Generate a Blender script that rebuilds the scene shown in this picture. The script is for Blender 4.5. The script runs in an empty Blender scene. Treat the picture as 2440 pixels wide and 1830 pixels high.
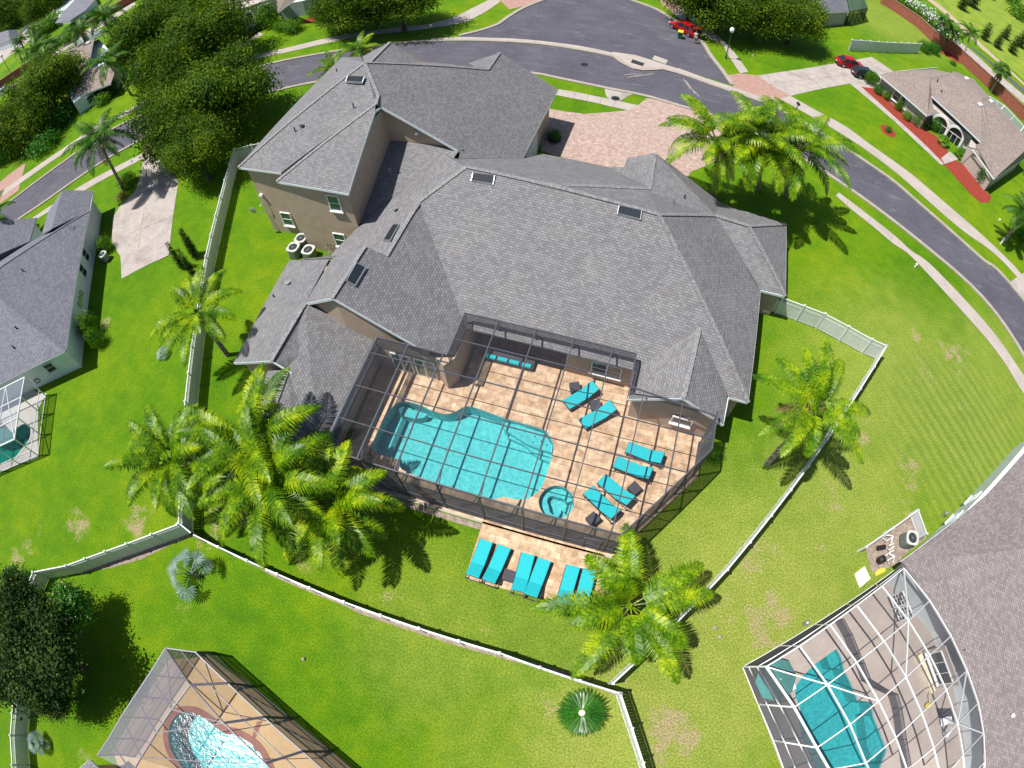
import bpy, bmesh, math, random
from mathutils import Vector, Matrix
from mathutils.geometry import tessellate_polygon
rad = math.radians
C = bpy.context.scene.collection
sc = bpy.context.scene

# ------------------------------------------------------------------ camera, sky, sun, exposure
CAM_H = 32.5
K1, TILT, ROLL, HEAD = 0.7265, 0.523, -0.051, rad(19.5)      # wide drone lens: 0.07265 rad per mm on a 24.4 x 18.3 mm frame
cd = bpy.data.cameras.new('camera')
cam = bpy.data.objects.new('camera', cd); C.objects.link(cam); sc.camera = cam
cd.type = 'PANO'; cd.panorama_type = 'FISHEYE_LENS_POLYNOMIAL'
cd.sensor_fit = 'HORIZONTAL'; cd.sensor_width = 24.4; cd.sensor_height = 18.3; cd.fisheye_fov = 4.0
cd.fisheye_polynomial_k0 = cd.fisheye_polynomial_k2 = cd.fisheye_polynomial_k3 = cd.fisheye_polynomial_k4 = 0.0
cd.fisheye_polynomial_k1 = -K1/10
cd.clip_start = 0.1; cd.clip_end = 3000
cam.matrix_world = Matrix.Translation((0, 0, CAM_H)) @ Matrix.Rotation(HEAD, 4, 'Z') @ Matrix.Rotation(TILT, 4, 'X') @ Matrix.Rotation(ROLL, 4, 'Z')

SUN_AZ, SUN_EL = rad(204), rad(66)
w = bpy.data.worlds.new('World'); sc.world = w; w.use_nodes = True
wn = w.node_tree; sky = wn.nodes.new('ShaderNodeTexSky'); sky.sky_type = 'NISHITA'; sky.sun_disc = False
sky.sun_elevation = SUN_EL; sky.sun_rotation = rad(90) - SUN_AZ; sky.air_density = 1.0; sky.dust_density = 1.0
bg = wn.nodes['Background']; bg.inputs['Strength'].default_value = 0.072
wn.links.new(sky.outputs[0], bg.inputs[0])
sl = bpy.data.lights.new('sun', 'SUN'); sl.energy = 4.7; sl.angle = rad(0.53); sl.color = (1.0, 0.965, 0.90)
so = bpy.data.objects.new('sun', sl); C.objects.link(so)
sd = Vector((math.cos(SUN_AZ)*math.cos(SUN_EL), math.sin(SUN_AZ)*math.cos(SUN_EL), math.sin(SUN_EL)))
so.rotation_euler = sd.to_track_quat('Z', 'Y').to_euler(); so.location = (0, 0, 60)
sc.view_settings.view_transform = 'Standard'; sc.view_settings.look = 'None'
sc.view_settings.exposure = 0.50; sc.view_settings.gamma = 1.0
try:
    sc.cycles.transparent_max_bounces = 24; sc.cycles.max_bounces = 6; sc.cycles.diffuse_bounces = 3
    sc.cycles.caustics_reflective = False; sc.cycles.caustics_refractive = False
    sc.cycles.sample_clamp_indirect = 6
except Exception: pass

# ------------------------------------------------------------------ measuring: survey marks -> ground plan
SV = {1:(0,0,820/2212),2:(800,0,840/2212),3:(1600,0,840/2212),4:(0,600,.37375),5:(800,600,840/2212),6:(1600,600,840/2212),7:(0,1210,.37375),8:(800,1200,840/2212),9:(1600,1200,840/2212),
 'A':(540,80,820/2194),'B':(1080,340,820/1943),'D':(540,540,560/1659),'E':(740,1000,500/2212),'F':(1220,880,500/1885),'G':(1740,1340,700/2212),'K':(200,1520,640/2212),'J':(760,720,500/2212),'L':(0,0,420/2212),
 'M':(280,900,680/2212),'N':(540,0,420/2212),'O':(2020,120,420/1052),'R':(1560,0,420/1269),'S':(2020,0,420/1269),'U':(0,460,300/408),'V':(0,200,420/1111)}
_c, _s = math.cos(HEAD), math.sin(HEAD)
def P(t, a, b, z=0.0):
    x0, y0, k = SV[t]; dx, dy = x0+a*k-1220, y0+b*k-915
    r = math.hypot(dx, dy)/1000; th = K1*r; ph = math.atan2(dy, dx)
    v = (math.sin(th)*math.cos(ph), -math.sin(th)*math.sin(ph), -math.cos(th))
    c, s = math.cos(ROLL), math.sin(ROLL); v = (c*v[0]-s*v[1], s*v[0]+c*v[1], v[2])
    c, s = math.cos(TILT), math.sin(TILT); v = (v[0], c*v[1]-s*v[2], s*v[1]+c*v[2])
    f = (CAM_H-z)/(-v[2]); x, y = v[0]*f, v[1]*f
    return Vector((_c*x-_s*y, _s*x+_c*y, z))
def PL(t, pts, z=0.0): return [P(t, a, b, z) for a, b in pts]
def V(x, y, z=0.0): return Vector((x, y, z))

# ------------------------------------------------------------------ materials
def new_mat(name):
    m = bpy.data.materials.new(name); m.use_nodes = True; nt = m.node_tree
    return m, nt, nt.nodes['Principled BSDF']
def nd(nt, typ, **kw):
    n = nt.nodes.new('ShaderNode'+typ)
    for k, v in kw.items(): setattr(n, k, v)
    return n
def coords(nt, scale=1.0, kind='Object', src=None):
    tc = nd(nt, 'TexCoord'); mp = nd(nt, 'Mapping')
    s = scale if isinstance(scale, tuple) else (scale,)*3
    mp.inputs['Scale'].default_value = s
    nt.links.new(tc.outputs[kind], mp.inputs[0]); return mp.outputs[0]
def wcoords(nt, scale=1.0):
    g = nd(nt, 'NewGeometry'); mp = nd(nt, 'Mapping'); s = scale if isinstance(scale, tuple) else (scale,)*3
    mp.inputs['Scale'].default_value = s; nt.links.new(g.outputs['Position'], mp.inputs[0]); return mp.outputs[0]
def noise(nt, vec, scale, detail=4, rough=.55):
    n = nd(nt, 'TexNoise'); n.inputs['Scale'].default_value = scale; n.inputs['Detail'].default_value = detail; n.inputs['Roughness'].default_value = rough
    nt.links.new(vec, n.inputs['Vector']); return n.outputs['Fac']
def ramp(nt, fac, stops):
    r = nd(nt, 'ValToRGB'); e = r.color_ramp.elements
    while len(e) < len(stops): e.new(.5)
    for el, (p, c) in zip(e, stops): el.position = p; el.color = (*c, 1) if len(c) == 3 else c
    nt.links.new(fac, r.inputs[0]); return r.outputs[0]
def mix(nt, fac, a, b, typ='MIX'):
    m = nd(nt, 'MixRGB', blend_type=typ)
    for i, v in ((0, fac), (1, a), (2, b)):
        if isinstance(v, (int, float)): m.inputs[i].default_value = v
        elif isinstance(v, tuple): m.inputs[i].default_value = (*v, 1) if len(v) == 3 else v
        else: nt.links.new(v, m.inputs[i])
    return m.outputs[0]
def mth(nt, op, a, b=0.0, clamp=False):
    m = nd(nt, 'Math', operation=op, use_clamp=clamp)
    for i, v in enumerate((a, b)):
        if isinstance(v, (int, float)): m.inputs[i].default_value = v
        else: nt.links.new(v, m.inputs[i])
    return m.outputs[0]
def bump(nt, bs, h, strength=.3, dist=.02):
    b = nd(nt, 'Bump'); b.inputs['Strength'].default_value = strength; b.inputs['Distance'].default_value = dist
    nt.links.new(h, b.inputs['Height']); nt.links.new(b.outputs[0], bs.inputs['Normal'])
def simple(name, col, rough=.6, metal=0.0, var=.12, scale=3.0, bmp=0.0):
    m, nt, bs = new_mat(name)
    v = wcoords(nt); f = noise(nt, v, scale)
    d = tuple(max(0, c*(1-var*2)) for c in col); l = tuple(min(1, c*(1+var)) for c in col)
    nt.links.new(ramp(nt, f, [(.3, d), (.7, l)]), bs.inputs['Base Color'])
    bs.inputs['Roughness'].default_value = rough; bs.inputs['Metallic'].default_value = metal
    if bmp: bump(nt, bs, noise(nt, v, scale*12), bmp, .01)
    return m
def shingle(name, base, tint=(.5, .42, .44), var=.21):
    m, nt, bs = new_mat(name)
    uv = coords(nt, 1.0, 'UV')
    br = nd(nt, 'TexBrick'); nt.links.new(uv, br.inputs['Vector'])
    br.offset = .5; br.squash = 1.0
    br.inputs['Scale'].default_value = 1.0; br.inputs['Brick Width'].default_value = .26; br.inputs['Row Height'].default_value = .165
    br.inputs['Mortar Size'].default_value = .011; br.inputs['Mortar Smooth'].default_value = .2; br.inputs['Bias'].default_value = .0
    a = tuple(c*(1+var) for c in base); b = tuple(c*(1-var*.8) for c in base)
    br.inputs['Color1'].default_value = (*a, 1); br.inputs['Color2'].default_value = (*b, 1)
    br.inputs['Mortar'].default_value = (*[c*.45 for c in base], 1)
    wnz = nd(nt, 'TexNoise'); wnz.inputs['Scale'].default_value = 3.2; wnz.inputs['Detail'].default_value = 2; nt.links.new(uv, wnz.inputs['Vector'])
    tn = ramp(nt, wnz.outputs['Color'], [(.35, (.95, .98, .98)), (.65, (1.05, 1.0, 1.01))])
    col = mix(nt, 1.0, br.outputs['Color'], tn, 'MULTIPLY')
    big = ramp(nt, noise(nt, uv, .35, 3), [(.3, (.92, .92, .94)), (.75, (1.06, 1.05, 1.03))])
    col = mix(nt, 1.0, col, big, 'MULTIPLY')
    fine = ramp(nt, noise(nt, uv, 22, 2), [(.3, (.9, .9, .9)), (.7, (1.1, 1.1, 1.1))])
    col = mix(nt, 1.0, col, fine, 'MULTIPLY')
    nt.links.new(col, bs.inputs['Base Color']); bs.inputs['Roughness'].default_value = .82
    bs.inputs['Specular IOR Level'].default_value = .35
    sep = nd(nt, 'SeparateXYZ'); nt.links.new(uv, sep.inputs[0])
    saw = mth(nt, 'FRACT', mth(nt, 'DIVIDE', sep.outputs['Y'], .165))
    h = mth(nt, 'ADD', mth(nt, 'MULTIPLY', saw, -.6), mth(nt, 'MULTIPLY', br.outputs['Fac'], -.6))
    bump(nt, bs, h, .6, .02)
    return m
def brickmat(name, c1, c2, mortar, bw, rh, ms=.01, rough=.8, nz=.25, offs=.5):
    m, nt, bs = new_mat(name); uv = coords(nt, 1.0, 'UV')
    br = nd(nt, 'TexBrick'); nt.links.new(uv, br.inputs['Vector']); br.offset = offs
    for k, v in (('Scale', 1.0), ('Brick Width', bw), ('Row Height', rh), ('Mortar Size', ms), ('Bias', 0.0)): br.inputs[k].default_value = v
    br.inputs['Color1'].default_value = (*c1, 1); br.inputs['Color2'].default_value = (*c2, 1); br.inputs['Mortar'].default_value = (*mortar, 1)
    f = ramp(nt, noise(nt, uv, 2.2, 6, .65), [(.25, (1-nz,)*3), (.75, (1+nz,)*3)])
    nt.links.new(mix(nt, 1.0, br.outputs['Color'], f, 'MULTIPLY'), bs.inputs['Base Color'])
    bs.inputs['Roughness'].default_value = rough; bump(nt, bs, mth(nt, 'MULTIPLY', br.outputs['Fac'], -1), .4, .01)
    return m
def screenmat(name, col, lo, hi):
    m, nt, bs = new_mat(name); nt.nodes.remove(bs)
    tr = nd(nt, 'BsdfTransparent'); df = nd(nt, 'BsdfDiffuse'); df.inputs[0].default_value = (*col, 1)
    lw = nd(nt, 'LayerWeight'); lw.inputs['Blend'].default_value = .5
    mr = nd(nt, 'MapRange'); mr.inputs['To Min'].default_value = lo; mr.inputs['To Max'].default_value = hi
    nt.links.new(lw.outputs['Facing'], mr.inputs['Value'])
    mx = nd(nt, 'MixShader'); nt.links.new(mr.outputs[0], mx.inputs[0]); nt.links.new(tr.outputs[0], mx.inputs[1]); nt.links.new(df.outputs[0], mx.inputs[2])
    nt.links.new(mx.outputs[0], nt.nodes['Material Output'].inputs[0]); return m
def glassmat(name, col=(.02, .025, .03)):
    m, nt, bs = new_mat(name); bs.inputs['Base Color'].default_value = (*col, 1); bs.inputs['Roughness'].default_value = .06
    bs.inputs['Specular IOR Level'].default_value = .7; return m
def watermat(name, tint, bscale=3.2):
    m, nt, bs = new_mat(name); nt.nodes.remove(bs)
    v = wcoords(nt); tr = nd(nt, 'BsdfTransparent'); tr.inputs[0].default_value = (*tint, 1)
    gl = nd(nt, 'BsdfGlossy'); gl.inputs['Roughness'].default_value = .16
    n1 = noise(nt, v, bscale, 3, .6); n2 = noise(nt, v, bscale*3, 2)
    b = nd(nt, 'Bump'); b.inputs['Strength'].default_value = .35; b.inputs['Distance'].default_value = .05
    nt.links.new(mth(nt, 'ADD', n1, mth(nt, 'MULTIPLY', n2, .4)), b.inputs['Height'])
    nt.links.new(b.outputs[0], gl.inputs['Normal'])
    fr = nd(nt, 'Fresnel'); fr.inputs['IOR'].default_value = 1.33; nt.links.new(b.outputs[0], fr.inputs['Normal'])
    mx = nd(nt, 'MixShader'); nt.links.new(fr.outputs[0], mx.inputs[0]); nt.links.new(tr.outputs[0], mx.inputs[1]); nt.links.new(gl.outputs[0], mx.inputs[2])
    nt.links.new(mx.outputs[0], nt.nodes['Material Output'].inputs[0]); return m
def plastermat(name, a, b):   # pool finish: pebble plaster with caustic ripples painted into its colour
    m, nt, bs = new_mat(name); v = wcoords(nt)
    vo = nd(nt, 'TexVoronoi'); vo.feature = 'SMOOTH_F1'; vo.inputs['Scale'].default_value = 5.0
    dn = nd(nt, 'TexNoise'); dn.inputs['Scale'].default_value = 2.5; nt.links.new(v, dn.inputs['Vector'])
    nt.links.new(mix(nt, .35, v, dn.outputs['Color'], 'ADD'), vo.inputs['Vector'])
    f = mth(nt, 'ADD', mth(nt, 'MULTIPLY', vo.outputs['Distance'], .7), mth(nt, 'MULTIPLY', noise(nt, v, 30, 2), .35))
    nt.links.new(ramp(nt, f, [(.25, a), (.8, b)]), bs.inputs['Base Color']); bs.inputs['Roughness'].default_value = .7
    return m
def leafmat(name, c1, c2, c3, scale=.8, trans=.35, rough=.42):
    m, nt, bs = new_mat(name); v = wcoords(nt)
    oi = nd(nt, 'ObjectInfo')
    f = mth(nt, 'ADD', mth(nt, 'MULTIPLY', noise(nt, v, scale, 3), .6), mth(nt, 'MULTIPLY', noise(nt, v, scale*9, 2), .45))
    col = ramp(nt, f, [(.40, c1), (.53, c2), (.66, c3)])  # leaf tone noise, contrast raised to paint in sunlit clumps and dark gaps
    col = mix(nt, 1.0, col, ramp(nt, oi.outputs['Random'], [(0, (.82, .88, .85)), (1, (1.15, 1.08, 1.05))]), 'MULTIPLY')
    nt.links.new(col, bs.inputs['Base Color']); bs.inputs['Roughness'].default_value = rough; bs.inputs['Specular IOR Level'].default_value = .22
    tl = nd(nt, 'BsdfTranslucent'); nt.links.new(mix(nt, 1.0, col, (1.3, 1.5, .5), 'MULTIPLY'), tl.inputs[0])
    mx = nd(nt, 'MixShader'); mx.inputs[0].default_value = trans
    nt.links.new(bs.outputs[0], mx.inputs[1]); nt.links.new(tl.outputs[0], mx.inputs[2]); nt.links.new(mx.outputs[0], nt.nodes['Material Output'].inputs[0])
    return m
def grassmat(name, patches, dry, stripes):
    m, nt, bs = new_mat(name); v = wcoords(nt)
    big = noise(nt, v, .09, 4, .6); mid = noise(nt, v, .7, 5, .65); fine = noise(nt, v, 9, 5, .8); vf = noise(nt, v, 22, 3, .8)
    f = mth(nt, 'ADD', mth(nt, 'ADD', mth(nt, 'MULTIPLY', big, .45), mth(nt, 'MULTIPLY', mid, .35)), mth(nt, 'MULTIPLY', fine, .28))
    col = ramp(nt, f, [(.36, (.038, .122, .001)), (.52, (.082, .188, .0014)), (.68, (.165, .245, .003))])
    # drier, yellower lawn areas (x, y, radius, strength)
    def blob(L):
        acc = None
        for (x, y, r, s) in L:
            vd = nd(nt, 'VectorMath', operation='DISTANCE'); nt.links.new(v, vd.inputs[0]); vd.inputs[1].default_value = (x, y, 0)
            mr = nd(nt, 'MapRange'); mr.interpolation_type = 'SMOOTHSTEP'
            for k, q in (('From Min', r*1.15), ('From Max', r*.25), ('To Min', 0), ('To Max', s)): mr.inputs[k].default_value = q
            nt.links.new(vd.outputs['Value'], mr.inputs['Value'])
            acc = mr.outputs[0] if acc is None else mth(nt, 'MAXIMUM', acc, mr.outputs[0])
        return acc
    v0 = v; dnz = nd(nt, 'TexNoise'); dnz.inputs['Scale'].default_value = .8; dnz.inputs['Detail'].default_value = 5; nt.links.new(v, dnz.inputs['Vector'])
    wv_ = nd(nt, 'VectorMath', operation='MULTIPLY_ADD'); nt.links.new(dnz.outputs['Color'], wv_.inputs[0]); wv_.inputs[1].default_value = (5, 5, 0); wv_.inputs[2].default_value = (0, 0, 0)
    av = nd(nt, 'VectorMath', operation='ADD'); nt.links.new(v, av.inputs[0]); nt.links.new(wv_.outputs[0], av.inputs[1]); sb = nd(nt, 'VectorMath', operation='SUBTRACT'); nt.links.new(av.outputs[0], sb.inputs[0]); sb.inputs[1].default_value = (2.5, 2.5, 0); v = sb.outputs[0]
    d = mth(nt, 'MULTIPLY', blob(dry), mth(nt, 'ADD', .45, mth(nt, 'MULTIPLY', mid, 1.0)), True)
    col = mix(nt, d, col, ramp(nt, fine, [(.3, (.155, .21, .022)), (.7, (.31, .345, .075))]))
    # mown stripes
    if stripes:
        ang = rad(stripes[4]); mp = nd(nt, 'Mapping'); mp.inputs['Rotation'].default_value = (0, 0, ang); nt.links.new(v0, mp.inputs[0])
        wv = nd(nt, 'TexWave'); wv.wave_type = 'BANDS'; wv.inputs['Scale'].default_value = .36; wv.inputs['Distortion'].default_value = 1.5; wv.inputs['Detail'].default_value = 2; nt.links.new(mp.outputs[0], wv.inputs[0])
        sm = mth(nt, 'MULTIPLY', blob([stripes[:4]]), mth(nt, 'MULTIPLY', wv.outputs['Fac'], .30))
        col = mix(nt, sm, col, (.045, .12, .015))
    pm = mth(nt, 'ADD', blob(patches), mth(nt, 'MULTIPLY', mth(nt, 'SUBTRACT', mth(nt, 'ADD', mth(nt, 'MULTIPLY', mid, .55), mth(nt, 'MULTIPLY', fine, .45)), .5), 2.6))
    pm = mth(nt, 'MULTIPLY', mth(nt, 'SUBTRACT', pm, .50), 2.6, True)
    col = mix(nt, mth(nt, 'MULTIPLY', pm, .85), col, ramp(nt, fine, [(.3, (.22, .17, .09)), (.7, (.42, .33, .2))]))
    col = mix(nt, 1.0, col, ramp(nt, mth(nt, 'ADD', mth(nt, 'MULTIPLY', fine, .5), mth(nt, 'MULTIPLY', vf, .5)), [(.38, (.42, .47, .42)), (.60, (1.5, 1.42, 1.5))]), 'MULTIPLY')
    nt.links.new(col, bs.inputs['Base Color']); bs.inputs['Roughness'].default_value = .85; bs.inputs['Specular IOR Level'].default_value = .15
    bump(nt, bs, mth(nt, 'ADD', fine, mth(nt, 'MULTIPLY', vf, .7)), .8, .06)
    return m
def groundmat(name, lo, hi, scale, speck, stain=None, rough=.9, bmp=.3):
    m, nt, bs = new_mat(name); v = wcoords(nt)
    f = mth(nt, 'ADD', mth(nt, 'MULTIPLY', noise(nt, v, scale, 5, .6), .7), mth(nt, 'MULTIPLY', noise(nt, v, scale*14, 3), .3))
    col = ramp(nt, f, [(.35, lo), (.65, hi)])
    if stain: col = mix(nt, ramp(nt, noise(nt, v, .45, 6, .72), [(.5, (0, 0, 0)), (.72, (.8,)*3)]), col, stain)
    if speck: col = mix(nt, 1.0, col, ramp(nt, noise(nt, v, 18, 2), [(.3, (1-speck,)*3), (.7, (1+speck,)*3)]), 'MULTIPLY')
    nt.links.new(col, bs.inputs['Base Color']); bs.inputs['Roughness'].default_value = rough
    bump(nt, bs, noise(nt, v, 30, 2), bmp, .01); return m
def nd_col(nt, v):
    n = nd(nt, 'TexNoise'); n.inputs['Scale'].default_value = .8; n.inputs['Detail'].default_value = 4; nt.links.new(v, n.inputs['Vector']); return n.outputs['Color']
def asphaltmat():
    m, nt, bs = new_mat('asphalt'); v = wcoords(nt)
    f = mth(nt, 'ADD', mth(nt, 'MULTIPLY', noise(nt, v, .22, 5, .65), .6), mth(nt, 'MULTIPLY', noise(nt, v, 3, 4), .4))
    col = ramp(nt, f, [(.35, (.052, .05, .068)), (.62, (.088, .084, .105))])
    col = mix(nt, ramp(nt, noise(nt, wcoords(nt, (.25, .9, 1)), 1.1, 6, .75), [(.54, (0, 0, 0)), (.74, (.65,)*3)]), col, (.19, .175, .185))
    vc = nd(nt, 'TexVoronoi'); vc.feature = 'DISTANCE_TO_EDGE'; vc.inputs['Scale'].default_value = .16; nt.links.new(mix(nt, .6, v, nd_col(nt, v), 'ADD'), vc.inputs['Vector'])
    col = mix(nt, ramp(nt, vc.outputs['Distance'], [(.0, (.28,)*3), (.008, (0,)*3)]), col, (.03, .028, .035))
    col = mix(nt, 1.0, col, ramp(nt, noise(nt, v, 22, 2), [(.3, (.82,)*3), (.7, (1.18,)*3)]), 'MULTIPLY')
    nt.links.new(col, bs.inputs['Base Color']); bs.inputs['Roughness'].default_value = .85; bump(nt, bs, noise(nt, v, 40, 2), .3, .01); return m
M = {}
M['shingle'] = shingle('grey_shingle', (.182, .180, .186))
M['cap'] = simple('ridge_shingle', (.23, .225, .23), .85, var=.3, scale=9, bmp=.3)
M['shingle_left'] = shingle('blue_grey_shingle', (.165, .17, .20), var=.22)
M['shingle_tan'] = shingle('tan_shingle', (.25, .205, .18), var=.22)
M['shingle_mauve'] = shingle('mauve_shingle', (.215, .185, .185), var=.22)
M['stucco'] = simple('tan_stucco', (.45, .345, .255), .9, var=.06, scale=1.2, bmp=.35)
M['stucco_white'] = simple('white_stucco', (.66, .72, .74), .9, var=.05, scale=1.0, bmp=.3)
M['stucco_cream'] = simple('cream_stucco', (.42, .37, .33), .9, var=.05, scale=1.0, bmp=.3)
M['trim'] = simple('white_trim', (.68, .74, .76), .5, var=.04)
M['white'] = simple('white_vinyl', (.64, .66, .66), .42, var=.05, scale=2)
M['whitepaint'] = simple('white_paint', (.8, .8, .8), .5, var=.03)
M['glass'] = glassmat('dark_glass'); M['glass_green'] = glassmat('green_glass', (.03, .09, .07))
M['bronze'] = simple('bronze_aluminium', (.10, .098, .125), .45, .3, .1)
M['bronze_light'] = simple('bronze_rail', (.22, .2, .2), .45, .3, .1)
M['screen'] = screenmat('charcoal_screen', (.10, .10, .125), .03, .7)
M['screen_wall'] = screenmat('charcoal_wall_screen', (.12, .12, .14), .42, .9)
M['screen_sunlit'] = screenmat('sunlit_charcoal_screen', (.26, .26, .30), .28, .65)  # sunlit grey of the slanted left screens put into colour and opacity
M['screen_riser'] = screenmat('dense_wall_screen', (.09, .088, .11), .5, .9)
M['screen_light'] = screenmat('light_screen', (.20, .22, .27), .06, .5)
M['screen_green'] = screenmat('green_screen', (.05, .09, .07), .35, .8)
M['travertine'] = brickmat('travertine', (.42, .265, .155), (.59, .43, .285), (.34, .235, .15), .61, .41, .012, .8, .5)
M['concrete'] = groundmat('concrete', (.31, .27, .25), (.41, .365, .335), 1.2, .12, (.19, .16, .14))
M['walk'] = groundmat('pavement', (.32, .28, .25), (.42, .37, .33), .9, .1, (.25, .22, .2))
M['kerb'] = groundmat('kerb_concrete', (.27, .235, .20), (.36, .31, .27), 1.5, .12)
M['deck_grey'] = groundmat('grey_deck', (.31, .26, .23), (.38, .32, .285), .8, .1)
M['deck_cream'] = groundmat('cream_deck', (.40, .27, .14), (.47, .33, .18), .8, .1)
M['deck_white'] = groundmat('white_deck', (.42, .40, .38), (.52, .50, .48), .8, .1)
M['coping'] = groundmat('pink_brick_coping', (.22, .10, .08), (.29, .14, .11), 2, .2)
M['asphalt'] = asphaltmat()
M['paver'] = brickmat('pink_pavers', (.33, .225, .185), (.47, .355, .305), (.24, .17, .145), .24, .12, .012, .85, .28)
M['paver_pink'] = brickmat('rose_pavers', (.34, .19, .15), (.42, .26, .21), (.24, .15, .13), .24, .12, .012, .85, .2)
M['mulch'] = groundmat('red_mulch', (.15, .015, .006), (.30, .04, .02), 4, .4)
M['mulch_brown'] = groundmat('brown_gravel', (.16, .12, .10), (.34, .27, .22), 3, .4)
M['dirt'] = groundmat('sandy_soil', (.30, .23, .15), (.45, .36, .25), 1.5, .3)
M['verge'] = groundmat('rough_grass', (.10, .19, .006), (.24, .29, .02), .35, .3)
M['wallbrick'] = brickmat('red_brick', (.26, .07, .045), (.36, .11, .07), (.2, .08, .06), .4, .12, .01, .85, .2)
M['cyan'] = simple('turquoise_fabric', (.006, .40, .45), .8, var=.04, scale=6, bmp=.2)
M['rattan'] = simple('dark_wicker', (.045, .042, .055), .7, var=.2, scale=20, bmp=.3)
M['blackmetal'] = simple('black_metal', (.03, .028, .03), .45, .4)
M['metal'] = simple('galvanised_metal', (.45, .47, .48), .35, .7)
M['aircon'] = simple('pale_enamel', (.50, .53, .49), .45)
M['fin'] = simple('condenser_fins', (.22, .25, .23), .6, .3, .3, 12)
M['water'] = watermat('pool_water', (.46, .87, .88)); M['water_deep'] = watermat('green_pool_water', (.06, .55, .48)); M['water_teal'] = watermat('teal_pool_water', (.26, .68, .70))
M['plaster'] = plastermat('pool_plaster', (.24, .46, .48), (.46, .70, .71))
M['palm'] = leafmat('palm_leaf', (.022, .080, .001), (.10, .205, .002), (.33, .41, .005), .9, .14, .4)
M['palm_dark'] = leafmat('dark_palm_leaf', (.02, .07, .006), (.05, .14, .01), (.12, .24, .015), .7, .25, .45)
M['fan'] = leafmat('silver_fan_leaf', (.07, .13, .11), (.15, .23, .21), (.33, .42, .38), 1.2, .08, .6)
M['sago'] = leafmat('sago_leaf', (.008, .06, .005), (.02, .11, .006), (.05, .17, .01), 1.0, .1, .3)
M['oak'] = leafmat('oak_leaf', (.020, .062, .002), (.066, .130, .005), (.20, .27, .008), .5, .3, .75)
M['darkleaf'] = leafmat('magnolia_leaf', (.007, .026, .003), (.018, .050, .005), (.075, .115, .018), .8, .1, .8)
M['bush'] = leafmat('shrub_leaf', (.03, .10, .004), (.07, .19, .006), (.17, .30, .012), 1.1, .25, .5)
M['brightbush'] = leafmat('bright_leaf', (.015, .085, .005), (.04, .17, .010), (.10, .28, .02), 1.1, .25, .45)
M['flower'] = simple('pink_blossom', (.62, .35, .42), .7, var=.15)
M['trunk'] = simple('palm_trunk', (.30, .26, .21), .9, var=.3, scale=5, bmp=.5)
M['bark'] = simple('bark', (.10, .075, .055), .95, var=.35, scale=4, bmp=.6)
M['thatch'] = simple('dry_frond', (.26, .16, .06), .9, var=.3, scale=6)
M['skin'] = simple('skin', (.42, .24, .16), .6, var=.04); M['cloth'] = simple('white_cloth', (.68, .64, .68), .85, var=.05)
M['khaki'] = simple('khaki_cloth', (.38, .33, .27), .85); M['hair'] = simple('dark_hair', (.03, .022, .02), .8)
M['redcar'] = simple('red_car_paint', (.45, .008, .012), .22, .25, .03); M['darkcar'] = simple('dark_green_paint', (.03, .045, .045), .2, .4, .03)
M['blackcar'] = simple('black_car_paint', (.012, .014, .02), .2, .4, .03); M['silvercar'] = simple('silver_car_paint', (.55, .57, .62), .3, .5, .03)
M['rubber'] = simple('tyre_rubber', (.02, .02, .02), .85); M['lamp_red'] = simple('tail_lamp', (.5, .02, .02), .3)
M['bin_green'] = simple('green_plastic', (.01, .14, .08), .5); M['bin_yellow'] = simple('yellow_plastic', (.75, .65, .02), .5)
M['cream'] = simple('cream_panel', (.82, .72, .52), .7); M['yellow'] = simple('yellow_plastic_mat', (.62, .5, .05), .6)
M['teal_cloth'] = simple('faded_teal_canvas', (.06, .20, .19), .85, var=.08, scale=5)
M['globe'] = simple('lamp_globe', (.8, .8, .82), .25, var=.02); M['iron'] = simple('green_iron', (.03, .06, .05), .5)

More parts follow.
